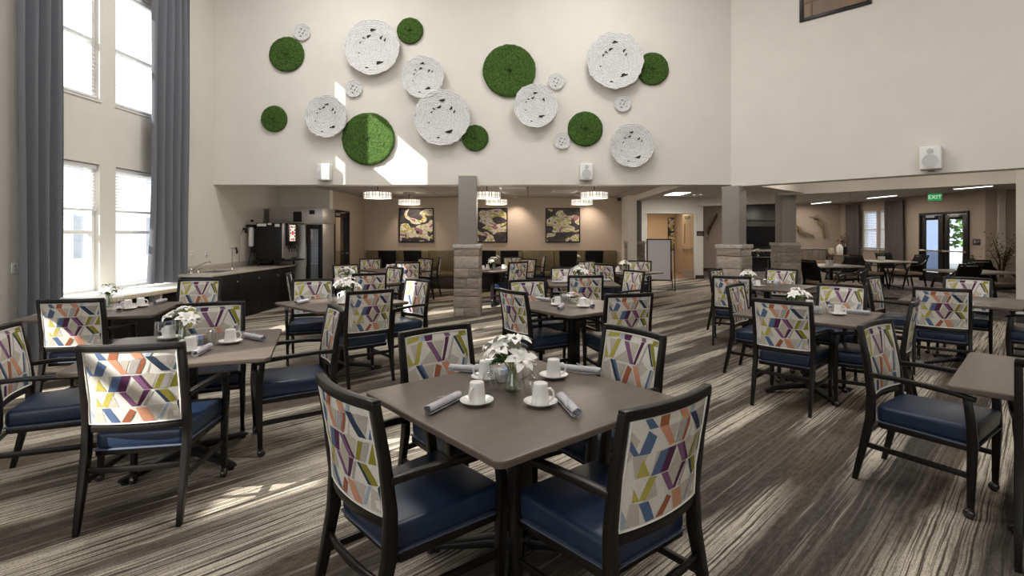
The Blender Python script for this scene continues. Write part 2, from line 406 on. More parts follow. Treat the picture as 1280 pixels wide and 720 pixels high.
# back room
b = MB(); b.b2(-4.73,2.72,15.2,15.4,0,2.7); struct(b.build('wall_rear', 'tan_paint', smooth=False), 'tan wall with the three abstract paintings', 'wall')
b = MB(); b.b2(-5.94,-4.73,12.5,12.7,0,3.0); struct(b.build('wall_alcove', 'wall_paint', smooth=False), 'cream alcove wall behind the drinks fridge', 'wall')
wall_y('wall_doorway', -4.93, -4.73, 12.7, 15.4, 0, 2.7, [(12.78,13.86,0,2.13)], 'tan_paint')
b = MB(); b.b2(2.72,2.95,14.2,15.4,0,2.9); struct(b.build('wall_pillar', 'wall_paint', smooth=False), 'narrow cream wall right of the paintings', 'wall')
b = MB(); b.b2(-4.73,3.0,10.2,15.3,2.58,2.68); struct(b.build('ceiling_rear', 'ceiling_tile', smooth=False), 'tiled ceiling of the back dining room', 'ceiling')
b = MB(); b.b2(-6.0,-4.73,10.2,12.7,2.95,3.05); struct(b.build('ceiling_alcove', 'ceiling_paint', smooth=False))
b = MB(); b.b2(-4.83,-4.73,10.2,12.7,2.58,3.0); struct(b.build('trim_1', 'ceiling_paint', smooth=False))
b = MB(); b.b2(-4.7,2.7,15.18,15.2,0,.11); b.b2(-4.73,-4.715,13.9,15.2,0,.11); struct(b.build('baseboard_rear', 'base_dark', smooth=False))
# right-hand ceiling
b = MB(); b.prism([(3.0,10.1),(4.0,9.95),(10.8,3.15),(14.3,3.15),(14.3,22.2),(3.0,22.2)], 2.8, 2.9); struct(b.build('ceiling_lounge', 'ceiling_paint', smooth=False), 'flat ceiling over the lounge', 'ceiling')
# hallway wall with its doorway
b = MB(); b.b2(3.0,4.08,18.0,18.2,0,2.85); b.b2(4.08,5.74,18.0,18.2,2.26,2.85); b.b2(5.74,6.02,18.0,18.2,0,2.85); struct(b.build('wall_hall', 'wall_paint', smooth=False), 'cream wall around the open hallway doorway', 'wall')
b = MB(); b.b2(3.0,5.94,21.3,21.5,0,2.6); b.b2(3.0,3.2,18.2,21.4,0,2.6); struct(b.build('wall_corridor', 'hall_paint', smooth=False), 'warm lit corridor wall seen through the doorway', 'wall')
b = MB(); b.b2(3.0,6.0,18.2,21.4,2.5,2.6); struct(b.build('ceiling_corridor', 'ceiling_paint', smooth=False))
b = MB(); b.b2(3.1,5.93,18.0,21.3,0,.006); struct(b.build('floor_corridor', 'hall_floor', smooth=False), 'brown wood floor of the corridor', 'floor')
b = MB(); b.b2(5.74,6.04,17.97,18.0,0,.12); b.b2(6.02,6.04,18.0,18.2,0,.12); struct(b.build('baseboard_hall', 'base_dark', smooth=False))
b = MB(); b.b2(6.0,13,21.8,22.0,0,2.85); b.b2(5.94,6.0,18.2,21.85,0,2.85); struct(b.build('wall_lounge', 'tan_paint', smooth=False), 'tan far wall of the lounge', 'wall')
b = MB(); b.b2(6.0,13,21.78,21.8,0,.12); struct(b.build('baseboard_lounge', 'base_dark', smooth=False))
XR = 13.0
wall_y('wall_entrance', XR, XR+.2, 15.0, 22.0, 0, 2.85, [(18.75,19.40,.96,2.42),(19.55,20.35,.96,2.42),(15.42,17.36,0,2.22)], 'tan_paint')
tag(bpy.data.objects['wall_entrance'], 'tan wall with the exit doors and curtained window', 'wall')
b = MB(); b.b2(XR,14.3,14.9,15.0,0,2.85); struct(b.build('wall_corner', 'tan_paint', smooth=False), 'tan wall behind the potted ficus', 'wall')
b = MB(); b.b2(XR+.35,XR+.55,14.86,14.9,0,2.8); struct(b.build('trim_2', 'soffit_paint', smooth=False))
b = MB(); b.b2(XR,14.3,14.88,14.9,0,.12); struct(b.build('baseboard_corner', 'base_dark', smooth=False))
b = MB(); b.b2(14.1,14.3,3.1,15,0,2.85); struct(b.build('wall_far', 'tan_paint', smooth=False))

b = MB(); b.prism([(-6.2,10.2),(3.9,10.2),(11,3.1),(14.4,3.1),(14.4,22.3),(-6.2,22.3)], 3.06, 3.2); struct(b.build('ceiling_light_block', 'ceiling_paint', smooth=False))  # unseen slab added over the rear rooms to keep sun and sky out
# lounge windows and their blinds
for i, (a,c) in enumerate([(18.75,19.40),(19.55,20.35)]):
    wn += 1
    w = struct(empty('window_%d' % wn, (XR+.1,(a+c)/2,.96)), 'lounge window with lowered blind, %s' % ('right of the pair','left of the pair')[i], 'window')
    W, H = c-a, 1.46; f = MB(); t = .05
    f.b2(-.05,.05,-W/2,-W/2+t,0,H); f.b2(-.05,.05,W/2-t,W/2,0,H); f.b2(-.05,.05,-W/2+t,W/2-t,0,t); f.b2(-.05,.05,-W/2+t,W/2-t,H-t,H); f.b2(-.04,.04,-W/2+t,W/2-t,.70,.75)
    f.build('window_frame', 'vinyl_white', w, bevel=.004)
    g = MB(); g.b2(.006,.012,-W/2+t,W/2-t,t,H-t); g.build('pane', 'pane', w, smooth=False)
    s = MB(); s.b2(-.16,-.05,-W/2-.02,W/2+.02,-.03,0); s.build('window_sill', 'white_trim', w, bevel=.004)

# ------------------------------------------------------------------ blinds of the tall windows
def make_blind(name, label, a, b, ztop, zbot, X, pitch, width, tilt, group):
    root = empty(name, (X,(a+b)/2,ztop)); tag(root, label, 'blind', group)
    W = b-a-.03
    h = MB(); h.box((0,0,-.03), (.055,W,.055)); h.build('headrail', 'blind_white', root, bevel=.004)
    s = MB(); z = -.075
    while z > zbot-ztop+.05:
        s.box((0,0,0), (width,W-.01,.0025), mtx=Matrix.Translation((0,0,z)) @ Matrix.Rotation(tilt,4,'Y')); z -= pitch
    s.build('slats', 'blind_white', root, smooth=False)
    r = MB(); r.box((0,0,zbot-ztop+.015), (.05,W-.01,.03)); r.build('bottom_rail', 'blind_white', root, bevel=.004)
    c = MB()
    for k in (-.32,.32): c.b2(-.002,.002,W*k-.002,W*k+.002,zbot-ztop+.02,-.05)
    c.build('ladder_cord', 'blind_white', root, smooth=False)
    return root
gb = 'white blinds of the tall windows'
make_blind('window_blind', 'white blind raised halfway in the lower window left of the post', 6.2,7.27,2.48,1.84,XL-.055,.045,.04,R(-18),gb)
make_blind('window_blind', 'white blind raised halfway in the lower window beside the right curtain', 7.55,8.62,2.48,1.84,XL-.055,.045,.04,R(-18),gb)
make_blind('window_blind', 'white blind lowered in the upper window left of the post', 6.2,7.27,5.14,3.40,XL-.055,.055,.034,R(32),gb)
make_blind('window_blind', 'white blind lowered in the upper window beside the right curtain', 7.55,8.62,5.14,3.40,XL-.055,.055,.034,R(32),gb)
for i, (a,c) in enumerate([(18.75,19.40),(19.55,20.35)]):
    make_blind('window_blind', 'lowered blind in the lounge window, %s' % ('nearer the exit doors','nearer the far wall')[i], a,c,2.40,1.0,XR+.03,.06,.055,R(-35),'blinds of the lounge windows')

# ------------------------------------------------------------------ curtains
def curtain(name, label, y0, y1, z0, z1, X, amp, folds, m, seed, group, axis=1, flare=0):
    rnd = random.Random(seed); n = folds*10; rs = []
    ph = [rnd.uniform(.75,1.25) for _ in range(folds+1)]
    for k in range(13):
        u = k/12; z = z0+(z1-z0)*u; fr = []; bk = []
        for j in range(n+1):
            t = j/n; q = min(int(t*folds), folds-1)
            yy = y0+(y1-y0)*t + flare*(1-u)**2*(t-1)
            o = amp*ph[q]*(1-.15*u+.1*math.sin(3*u+q))*math.sin(2*math.pi*folds*t+.35*math.sin(4*u+q)) + .012*math.sin(7*u+5*t)
            fr.append((X+o, yy, z)); bk.append((X+o-.012, yy, z))
        rs.append(fr+bk[::-1])
    b = MB(); b.rings(rs)
    o = b.build(name, m, ang=60); tag(o, label, 'curtain', group)
    return o
curtain('curtain', 'floor length grey curtain at the far left edge of the windows', 5.93, 6.52, .01, 6.4, XL+.17, .062, 4, 'curtain_cloth', 3, 'tall grey curtains')
curtain('curtain', 'tall grey curtain right of the windows, resting on the bench', 8.06, 8.93, .76, 6.4, XL+.17, .062, 5, 'curtain_cloth', 5, 'tall grey curtains', flare=.12)
curtain('curtain', 'dark lounge curtain left of the blinds', 20.35, 21.15, .02, 2.7, XR-.16, .05, 5, 'lounge_curtain', 8, 'dark lounge curtains')
curtain('curtain', 'dark lounge curtain right of the blinds', 17.95, 18.85, .02, 2.7, XR-.16, .05, 5, 'lounge_curtain', 9, 'dark lounge curtains')

# ------------------------------------------------------------------ bench under the windows
wb = empty('window_bench', (XL, 7.2, 0)); tag(wb, 'long white topped bench ledge running under the windows', 'bench')
b = MB(); b.b2(.0,.80,-.80,1.33,.70,.738); b.build('bench_top', 'white_trim', wb, bevel=.006)
b = MB(); b.b2(.80,.825,-.80,1.33,.685,.74); b.build('edge_strip', 'candle', wb, bevel=.004)
b = MB(); b.b2(.0,.60,-.78,1.31,.04,.70); b.build('bench_panel', 'cabinet_black', wb, bevel=.004)
for y in (-.6,.2,1.05):
    b = MB(); b.b2(.60,.76,y-.025,y+.025,.52,.70); b.build('bracket', 'white_trim', wb, bevel=.004)
# ------------------------------------------------------------------ columns
def stone_base(w, h, seed):
    rnd = random.Random(seed); b = MB(); b.box((0,0,h/2), (w-.05,w-.05,h), 3)
    z = .0
    for hh in (.16,.21,.15,.20,.17,.23,.14,.2):
        if z+hh > h: hh = h-z
        if hh < .03: break
        # each face: blocks proud by differing amounts
        for k in range(4):
            mt = Matrix.Rotation(k*math.pi/2,4,'Z'); cuts = [-w/2+.0, rnd.uniform(-.12,.14), w/2]
            if rnd.random() < .72: cuts = [-w/2, w/2]
            for a, c in zip(cuts, cuts[1:]):
                pr = rnd.uniform(0,.014)
                b.box(((a+c)/2,-w/2+.015-pr/2,z+hh/2), (c-a-.003,.05+pr,hh-.004), rnd.choice([0,0,1,2]), mtx=mt)
        z += hh
    return b
def column(loc, rz, label, w=.45, sw=.325, ztop=2.61, h=1.26):
    root = struct(empty('column', loc, rz), label, 'column')
    stone_base(w, h, label).build('stone_base', ['stone_a','stone_b','stone_c','mortar'], root, bevel=.006)
    b = MB(); b.box((0,0,h+.035), (w+.07,w+.07,.075)); b.build('stone_cap', 'stone_cap', root, bevel=.014)
    b = MB(); b.box((0,0,(h+.07+ztop)/2), (sw,sw,ztop-h-.07)); b.build('shaft', 'shaft_grey', root, bevel=.004)
column(((583.5-660)/655*9.67,9.9,0), 0, 'grey column on a stone base in the middle of the hall')
column((3.87,9.84,0), R(45), 'grey column on a stone base at the corner of the walls', ztop=2.42)
column((5.90,12.0,0), 0, 'taupe column on a stone base, right of the corner column', ztop=2.46)
column((2.96,14.55,0), 0, 'dark shafted column on a stone base left of the easel', ztop=2.6)

# ------------------------------------------------------------------ glazed door of the back room
d = struct(empty('door_1', (-4.83,13.32,0)), 'dark framed glass door left of the paintings', 'door')
b = MB(); b.b2(-.12,.12,-.54,-.49,0,2.13); b.b2(-.12,.12,.49,.54,0,2.13); b.b2(-.12,.12,-.49,.49,2.08,2.13); b.build('door_frame', 'espresso_door', d, bevel=.004)
b = MB(); b.b2(.02,.065,-.485,-.36,.01,2.07); b.b2(.02,.065,.36,.485,.01,2.07); b.b2(.02,.065,-.36,.36,.01,.27); b.b2(.02,.065,-.36,.36,1.95,2.07); b.build('door_leaf', 'espresso_door', d, bevel=.004)
b = MB(); b.b2(.035,.045,-.36,.36,.27,1.95); b.build('pane', 'door_glass', d, smooth=False)
b = MB(); b.path([(.065,.42,1.03),(.12,.42,1.03),(.12,.30,1.03)], .012, n=8); b.lathe([(.03,0),(.03,.008)], 12, mtx=Matrix.Translation((.065,.42,1.03)) @ Matrix.Rotation(R(90),4,'Y')); b.build('door_handle', 'steel', d)
b = MB(); b.box((.09,-.3,2.02), (.05,.26,.06)); b.path([(.1,-.2,2.05),(.2,-.05,2.07),(.12,.15,2.09)], .012, n=6); b.build('door_closer', 'steel', d, bevel=.003)
b = MB(); b.b2(-5.9,-5.7,12.7,18.2,0,2.9); b.b2(-5.7,-4.73,18.0,18.2,0,2.9); b.b2(-4.93,-4.73,15.4,18.0,0,2.9); struct(b.build('wall_kitchen', 'tan_paint', smooth=False))

# hallway doorway: dark frame and the honey wood leaf standing open
d = struct(empty('door_2', (4.9,18.0,0)), 'honey wood hallway door standing open', 'door')
b = MB(); b.b2(-.86,-.82,-.03,.22,0,2.28); b.b2(.80,.84,-.03,.22,0,2.28); b.b2(-.86,.84,-.03,.22,2.24,2.28); b.build('door_frame', 'white_trim', d, bevel=.003)
leaf = empty('door_leaf', (.80,-.02,0), R(97), d)
lb = MB(); lb.b2(0,.9,-.022,.022,.01,2.22); lb.build('leaf_panel', 'honey_door', leaf, bevel=.003)
lb = MB(); lb.b2(.03,.87,.022,.028,.02,.28); lb.b2(.03,.87,-.028,-.022,.02,.28); lb.build('kick_plate', 'sign_grey', leaf)
lb = MB(); lb.path([(.06,.07,1.02),(.84,.07,1.02)], .022, n=8); lb.b2(.03,.14,.02,.09,.98,1.06); lb.b2(.76,.87,.02,.09,.98,1.06)
lb.path([(.06,-.07,1.02),(.84,-.07,1.02)], .022, n=8); lb.b2(.03,.14,-.09,-.02,.98,1.06); lb.b2(.76,.87,-.09,-.02,.98,1.06); lb.build('push_bar', 'steel', leaf)
lb = MB(); lb.b2(.30,.62,.022,.07,2.08,2.16); lb.b2(.30,.62,-.07,-.022,2.08,2.16); lb.build('door_closer', 'steel', leaf)
lb = MB(); lb.b2(.66,.78,-.024,.024,1.2,1.9); lb.build('vision_panel', 'door_glass', leaf)
# exit doors of the lounge
d = struct(empty('door_3', (XR,16.39,0)), 'dark double glass doors under the exit sign', 'door')
b = MB(); b.b2(-.06,.12,-.97,-.91,0,2.22); b.b2(-.06,.12,.91,.97,0,2.22); b.b2(-.06,.12,-.91,.91,2.14,2.22); b.b2(-.05,.1,-.03,.03,0,2.14); b.build('door_frame', 'espresso_door', d, bevel=.004)
for s in (-1,1):
    lf = empty('door_leaf', (0,s*.47,0), 0, d)
    b = MB(); b.b2(-.02,.03,-.43,-.27,.01,2.13); b.b2(-.02,.03,.27,.43,.01,2.13); b.b2(-.02,.03,-.27,.27,.01,.30); b.b2(-.02,.03,-.27,.27,1.98,2.13); b.build('leaf_frame', 'espresso_door', lf, bevel=.003)
    b = MB(); b.b2(0,.008,-.27,.27,.30,1.98); b.build('pane', 'door_glass', lf, smooth=False)
    b = MB(); b.path([(-.09,-.40,1.0),(-.09,.40,1.0)], .022, n=8); b.b2(-.1,-.02,-.42,-.35,.97,1.03); b.b2(-.1,-.02,.35,.42,.97,1.03); b.build('push_bar', 'steel', lf)
    b = MB(); b.b2(-.08,-.02,-.2,.15,2.05,2.12); b.build('door_closer', 'steel', lf)

# ------------------------------------------------------------------ outside the windows
b = MB(); b.b2(-40,-6.2,-30,40,-.6,-.3); tag(b.build('ground', 'ext_ground', smooth=False), 'pale ground outside the windows', 'ground', kind='structure')
bd = empty('building', (-15.5,8,-.3)); tag(bd, 'pale building outside the windows', 'building')
b = MB(); b.b2(-4,0,-16,18,0,6.2); b.build('wall', 'ext_wall', bd, smooth=False)
b = MB(); b.b2(-4.3,.3,-16.3,18.3,6.2,6.5); b.build('roof', 'ext_trim', bd, bevel=.02)
for zz in (1.0,3.9):
    for k in range(9):
        y = -14+k*3.4
        f = MB(); f.b2(0,.06,y-.1,y+1.3,zz-.1,zz+1.6); fo = f.build('window_surround', 'ext_trim', bd, smooth=False)
        g = MB(); g.b2(.06,.07,y,y+.57,zz,zz+1.5); g.b2(.06,.07,y+.63,y+1.2,zz,zz+1.5); g.build('pane', 'ext_glass', fo, smooth=False)
def bush(name, loc, r, h, seed, label):
    rnd = random.Random(seed); b = MB()
    for k in range(700):
        a = rnd.uniform(0,6.283); u = rnd.uniform(0,1)**.5; zz = rnd.uniform(0,1)
        rr = r*math.sin(math.pi*min(.97,zz*.85+.12))*u
        p = Vector((rr*math.cos(a), rr*math.sin(a), h*.25+zz*h*.75)); s = rnd.uniform(.06,.13)*r
        d1 = Vector((rnd.uniform(-1,1),rnd.uniform(-1,1),rnd.uniform(-1,1))).normalized(); d2 = d1.orthogonal().normalized()
        b.add([p-d1*s, p-d2*s*.5+Vector((0,0,s*.2)), p+d1*s, p+d2*s*.5], [(0,1,2,3)])
    root = empty(name, loc); tag(root, label, 'tree', 'trees outside the exit doors'); b.build('foliage', 'ext_green', root)
    t = MB(); t.path([(0,0,0),(.05*r,0,h*.3),(0,.05*r,h*.6)], [.06*r,.05*r,.03*r], n=8); t.build('trunk', 'ext_trunk', root)
bush('tree', (19.8,23.8,-.1), 1.6, 4.2, 1, 'green tree seen through the right glass exit door'); bush('tree', (24.5,27.5,-.1), 1.5, 4.5, 2, 'farther green tree seen through the glass exit doors')
bs = MB(); bs.b2(17.2,17.5,21.9,27,-.1,4.5); bl = bs.build('annex', 'ext_blue', smooth=False); tag(bl, 'blue grey annex wall seen through the left glass exit door', 'building')
b = MB(); b.b2(13.2,40,5,45,-.3,-.02); tag(b.build('patio', 'ext_ground', smooth=False), 'pale paving outside the exit doors', 'paving', kind='structure')
# ================================================================== dining armchair
FAB = ['cream','cream2','blue','navy','lblue','orange','peach','plum','mauve','olive','yellow','grey']
FI = {k: i for i, k in enumerate(FAB)}
REAR = [('cream2',[(.50,.33),(.68,.32),(.75,.1),(.70,.32)]), ('cream2',[(.40,.12),(.52,.12),(.47,.28)]), ('cream2',[(.08,.76),(.16,.78),(.2,.98),(.05,.98)]), ('cream2',[(.46,.56),(.55,.74),(.64,.56),(.55,.40)]), ('cream2',[(.66,.76),(.84,.76),(.74,.98),(.68,.98)]), ('cream2',[(.28,.33),(.42,.33),(.26,.55)]), ('cream2',[(.05,.33),(.2,.33),(.10,.55)]), ('cream2',[(.36,.76),(.2,.78),(.30,.57)]), ('cream2',[(.70,.3),(.8,.33),(.72,.53),(.60,.33)]),
 ('cream2',[(.9,.76),(1,.8),(1,1),(.85,1)]), ('cream2',[(.0,.1),(.1,.2),(.0,.4)]),
 ('blue',[(.13,.0),(.20,.0),(.27,.11),(.18,.11)]), ('blue',[(.17,.12),(.26,.19),(.21,.33),(.10,.33)]), ('blue',[(.02,.18),(.11,.33),(.06,.33),(.02,.27)]),
 ('orange',[(.30,.0),(.40,.0),(.38,.11),(.28,.11)]), ('peach',[(.28,.11),(.38,.11),(.49,.30),(.42,.31)]),
 ('peach',[(.52,.0),(.63,.0),(.67,.10),(.58,.11)]), ('orange',[(.65,.11),(.68,.10),(.68,.17),(.62,.31),(.58,.31)]), ('grey',[(.54,.11),(.64,.11),(.57,.31),(.49,.31)]),
 ('lblue',[(.70,.0),(.76,.0),(.73,.08),(.68,.08)]), ('navy',[(.68,.08),(.77,.08),(.93,.29),(.84,.29)]), ('grey',[(.78,.08),(.98,.08),(.92,.26)]), ('blue',[(.95,.29),(1,.18),(1,.29)]),
 ('blue',[(.32,.34),(.42,.33),(.36,.55),(.25,.55)]), ('plum',[(.42,.33),(.52,.33),(.45,.55),(.35,.55)]), ('mauve',[(.52,.33),(.60,.33),(.70,.53),(.64,.53)]), ('plum',[(.60,.33),(.63,.33),(.74,.53),(.70,.53)]),
 ('mauve',[(.37,.56),(.45,.56),(.57,.76),(.50,.76)]), ('plum',[(.64,.54),(.71,.54),(.59,.76),(.55,.76)]),
 ('yellow',[(.15,.37),(.24,.54),(.11,.54)]), ('yellow',[(.24,.56),(.32,.56),(.23,.76),(.16,.76)]), ('yellow',[(.10,.63),(.17,.76),(.10,.76)]),
 ('olive',[(.82,.33),(.88,.33),(.80,.53),(.74,.53)]), ('grey',[(.88,.33),(.95,.33),(.87,.53),(.80,.53)]), ('olive',[(1,.31),(1,.53),(.9,.53)]),
 ('navy',[(.75,.55),(.79,.55),(.90,.74),(.86,.74)]), ('olive',[(.79,.55),(.88,.55),(.97,.73),(.90,.74)]),
 ('grey',[(.71,.56),(.74,.56),(.66,.76),(.62,.76)]), ('lblue',[(.86,.75),(.90,.75),(.80,.96),(.76,.96)]), ('navy',[(.96,.75),(1,.72),(1,.88)]),
 ('blue',[(.16,.78),(.26,.78),(.36,1),(.26,1)]), ('orange',[(.48,.79),(.54,.83),(.46,1),(.37,1)]), ('peach',[(.54,.78),(.66,.78),(.74,1),(.61,1)]), ('lblue',[(.0,.8),(.1,1),(.0,1)])]
FRONT = [('cream2',[(.07,.12),(.2,.12),(.13,.36)]), ('cream2',[(.45,.12),(.63,.12),(.55,.38)]), ('cream2',[(.47,.82),(.56,.5),(.66,.78),(.56,.98)]), ('cream2',[(.24,.46),(.44,.46),(.35,.74)]), ('cream2',[(.22,.4),(.40,.25),(.5,.43),(.2,.43)]), ('cream2',[(.6,.43),(.72,.35),(.85,.44),(.7,.6)]), ('cream2',[(0,.5),(.12,.45),(.2,.72),(0,.8)]),
 ('yellow',[(.05,.02),(.25,.0),(.22,.07),(.02,.10)]), ('yellow',[(.21,.10),(.28,.10),(.18,.41),(.10,.41)]), ('yellow',[(.02,.22),(.10,.41),(.02,.43)]), ('lblue',[(.26,.02),(.33,.0),(.31,.09),(.24,.09)]),
 ('navy',[(.13,.43),(.18,.43),(.33,.73),(.28,.74)]), ('blue',[(.18,.43),(.23,.43),(.37,.73),(.33,.73)]),
 ('plum',[(.32,.0),(.46,.0),(.44,.10),(.33,.10)]), ('mauve',[(.34,.12),(.43,.12),(.57,.43),(.50,.44)]), ('plum',[(.66,.08),(.72,.08),(.60,.43),(.56,.43)]), ('mauve',[(.64,.0),(.72,.0),(.75,.07),(.66,.07)]),
 ('grey',[(.77,.10),(.80,.10),(.68,.43),(.65,.43)]), ('navy',[(.78,.08),(.82,.08),(.94,.38),(.91,.38)]), ('olive',[(.82,.07),(.90,.07),(1,.34),(.95,.38)]), ('olive',[(.88,.0),(1,.0),(1,.09),(.87,.09)]), ('olive',[(1,.28),(1,.42),(.95,.42)]),
 ('orange',[(.46,.46),(.55,.50),(.46,.80),(.37,.80)]), ('peach',[(.55,.45),(.66,.45),(.80,.76),(.69,.76)]), ('grey',[(.93,.43),(.99,.43),(.90,.75),(.86,.75)]), ('blue',[(.90,.43),(.93,.43),(.86,.75),(.82,.75)]),
 ('peach',[(.36,.82),(.46,.82),(.52,1),(.42,1)]), ('blue',[(.80,.78),(.90,.78),(.95,1),(.85,1)]), ('plum',[(.18,.80),(.28,.80),(.34,1),(.24,1)]), ('grey',[(.63,.8),(.72,.8),(.66,1),(.56,1)]), ('lblue',[(0,.82),(.08,.82),(.14,1),(.04,1)])]
def clip(poly, a, b):
    def half(p, k, sgn):
        o = []
        for i in range(len(p)):
            q, r = p[i], p[(i+1) % len(p)]; dq, dr = sgn*(q[0]-k), sgn*(r[0]-k)
            if dq >= 0: o.append(q)
            if dq*dr < 0:
                t = dq/(dq-dr); o.append((q[0]+(r[0]-q[0])*t, q[1]+(r[1]-q[1])*t))
        return o
    p = half(poly, a, 1)
    return half(p, b, -1) if len(p) > 2 else []
def y_post(z):
    pts = [(0,-.335),(.30,-.268),(.45,-.238),(.65,-.250),(.955,-.305)]
    for (a,ya),(b,yb) in zip(pts, pts[1:]):
        if z <= b: return ya+(yb-ya)*(z-a)/(b-a)
    return pts[-1][1]
BX = .235
def y_back(x, z): return y_post(z) - .032*(1-(x/BX)**2)
def back_panel():
    b = MB(); x0, x1, z0, z1 = -.214, .214, .535, .922; n, k = 10, 6
    def pt(u, v, side, off):
        x = x0+(x1-x0)*u; z = z1-(z1-z0)*v
        pf = .012*(1-(2*u-1)**4)*(1-(2*v-1)**4)
        return (x, y_back(x, z) + side*(.010+pf+off), z)
    for side in (-1, 1):
        o = len(b.v)
        for i in range(n+1):
            for j in range(k+1): b.v.append(pt(i/n, j/k, side, 0))
        for i in range(n):
            for j in range(k):
                q = o+i*(k+1)+j; b.f.append([q, q+1, q+k+2, q+k+1]); b.m.append(0)
    for i in range(n):                                   # rim
        for j in (0, k):
            q = i*(k+1)+j; w = q+(n+1)*(k+1); b.f.append([q, q+k+1, w+k+1, w]); b.m.append(0)
    for j in range(k):
        for i in (0, n):
            q = i*(k+1)+j; w = q+(n+1)*(k+1); b.f.append([q, q+1, w+1, w]); b.m.append(0)
    for side, pats in ((-1, REAR), (1, FRONT)):
        for li, (col, poly) in enumerate(pats):
            poly = [(min(.985,max(.015,u)), min(.98,max(.02,v))) for u, v in poly]
            if side == 1: poly = [(1-u, v) for u, v in poly]
            for s in range(n):
                p = clip(poly, s/n, (s+1)/n)
                if len(p) < 3: continue
                # split by v too, so that the cloth follows the puffed surface
                for r in range(k):
                    q = [(u,v) for v,u in clip([(v,u) for u,v in p], r/k, (r+1)/k)]
                    if len(q) < 3: continue
                    o = len(b.v); b.v += [pt(u, v, side, .0009 + (.0004 if col != 'cream2' else 0)) for u, v in q]
                    b.f.append(list(range(o, o+len(q)))); b.m.append(FI[col])
    return b
def make_chair():
    root = empty('dining_chair'); tag(root, 'patterned chair', 'chair', 'geometric fabric dining armchairs')
    W = 'espresso'
    # seat cushion
    b = MB(); b.add([(-.212,-.228,.382),(.212,-.228,.382),(.245,.262,.390),(-.245,.262,.390),(-.212,-.228,.482),(.212,-.228,.482),(.248,.268,.494),(-.248,.268,.494)],
                    [(0,3,2,1),(4,5,6,7),(0,1,5,4),(1,2,6,5),(2,3,7,6),(3,0,4,7)])
    s = b.build('seat', 'navy_vinyl', root, bevel=.028, seg=4, ang=80)
    w = MB(); w.rings([[(-.216,-.229,z),(.216,-.229,z),(.249,.266,z),(-.249,.266,z)] for z in (.380,.388)]); w.build('piping', 'welt', s, bevel=.003)
    # seat frame
    b = MB(); b.b2(-.215,.215,-.215,-.185,.350,.382); b.b2(-.235,.235,.215,.24,.350,.388)
    for q in (-1,1): b.path([(q*.212,-.20,.367),(q*.232,.23,.369)], .024, .034)
    b.build('seat_frame', W, root, bevel=.004)
    # backrest
    p = back_panel().build('backrest', ['fab_'+k for k in FAB], root, ang=50)
    pp = MB(); ring = []
    for side in (-1, 1):
        loop = []; N = 14
        for i in range(N): loop.append((-.214+.428*i/N, .922))
        for i in range(N): loop.append((.214, .922-.387*i/N))
        for i in range(N): loop.append((.214-.428*i/N, .535))
        for i in range(N): loop.append((-.214, .535+.387*i/N))
        rs = []
        for i, (x, z) in enumerate(loop):
            c = Vector((x, y_back(x,z)+side*.013, z)); d = Vector((1 if x > 0 else -1, 0, 0)) if abs(x) >= .2139 else Vector((0,0,1 if z > .7 else -1))
            rs.append([c+d*.004*math.cos(a)+Vector((0,.004*math.sin(a),0)) for a in (0,1.57,3.14,4.71)])
        pp.rings(rs, loop=True)
    pp.build('piping', 'fab_piping', p)
    # rails of the back
    for z, h, t in ((.938,.036,.034),(.508,.036,.026)):
        b = MB(); rs = []
        for i in range(13):
            x = -BX-.012+(2*BX+.024)*i/12 if z > .9 else -BX+2*BX*i/12; y = y_back(max(-BX,min(BX,x)), z)
            rs.append([(x,y-t/2,z-h/2),(x,y+t/2,z-h/2),(x,y+t/2,z+h/2),(x,y-t/2,z+h/2)])
        b.rings(rs); b.build('top_rail' if z > .9 else 'lower_rail', W, root, bevel=.005, ang=40)
    for q in (-1,1):
        # rear leg and back post in one
        b = MB(); rs = []
        for z, sx, sy in ((0,.026,.030),(.2,.033,.040),(.40,.036,.050),(.55,.034,.044),(.75,.032,.038),(.945,.030,.032)):
            x = q*BX; y = y_post(z); rs.append([(x-sx/2,y-sy/2,z),(x+sx/2,y-sy/2,z),(x+sx/2,y+sy/2,z),(x-sx/2,y+sy/2,z)])
        b.rings(rs); b.build('leg', W, root, bevel=.004)
    for q in (-1,1):
        b = MB(); rs = []
        for z, sx, sy, y in ((.055,.026,.030,.235),(.25,.032,.040,.240),(.40,.036,.046,.245),(.52,.033,.042,.240),(.645,.030,.036,.222)):
            x = q*(.252 if z < .5 else .262); rs.append([(x-sx/2,y-sy/2,z),(x+sx/2,y-sy/2,z),(x+sx/2,y+sy/2,z),(x-sx/2,y+sy/2,z)])
        b.rings(rs); l = b.build('leg', W, root, bevel=.004)
        c = MB(); x, y = q*.252, .235
        c.lathe([(.013,.030),(.017,.045),(.017,.06)], 12, (x,y,0))
        c.path([(x-.017,y-.006,.026),(x-.011,y-.006,.026),(x+.011,y-.006,.026),(x+.017,y-.006,.026)], [.019,.026,.026,.019], n=16, up=Vector((0,0,1)))
        c.build('caster', 'caster_metal', l, ang=50)
        # armrest
        a = MB(); pts = [(q*.243,y_post(.66),.665),(q*.258,-.12,.672),(q*.268,.05,.668),(q*.268,.18,.658),(q*.262,.262,.640)]
        a.path(pts, [.030,.036,.042,.042,.036], [.028,.026,.026,.026,.024]); a.build('armrest', W, root, bevel=.006, ang=40)
        t = MB(); t.path([(q*.238,y_post(.24)+.01,.235),(q*.250,.235,.225)], .018, .030); t.build('stretcher', W, root, bevel=.003)
    t = MB(); t.path([(-BX,y_post(.30),.30),(-.12,y_post(.30)-.014,.30),(0,y_post(.30)-.02,.30),(.12,y_post(.30)-.014,.30),(BX,y_post(.30),.30)], .018, .030); t.build('stretcher', W, root, bevel=.003)
    return root
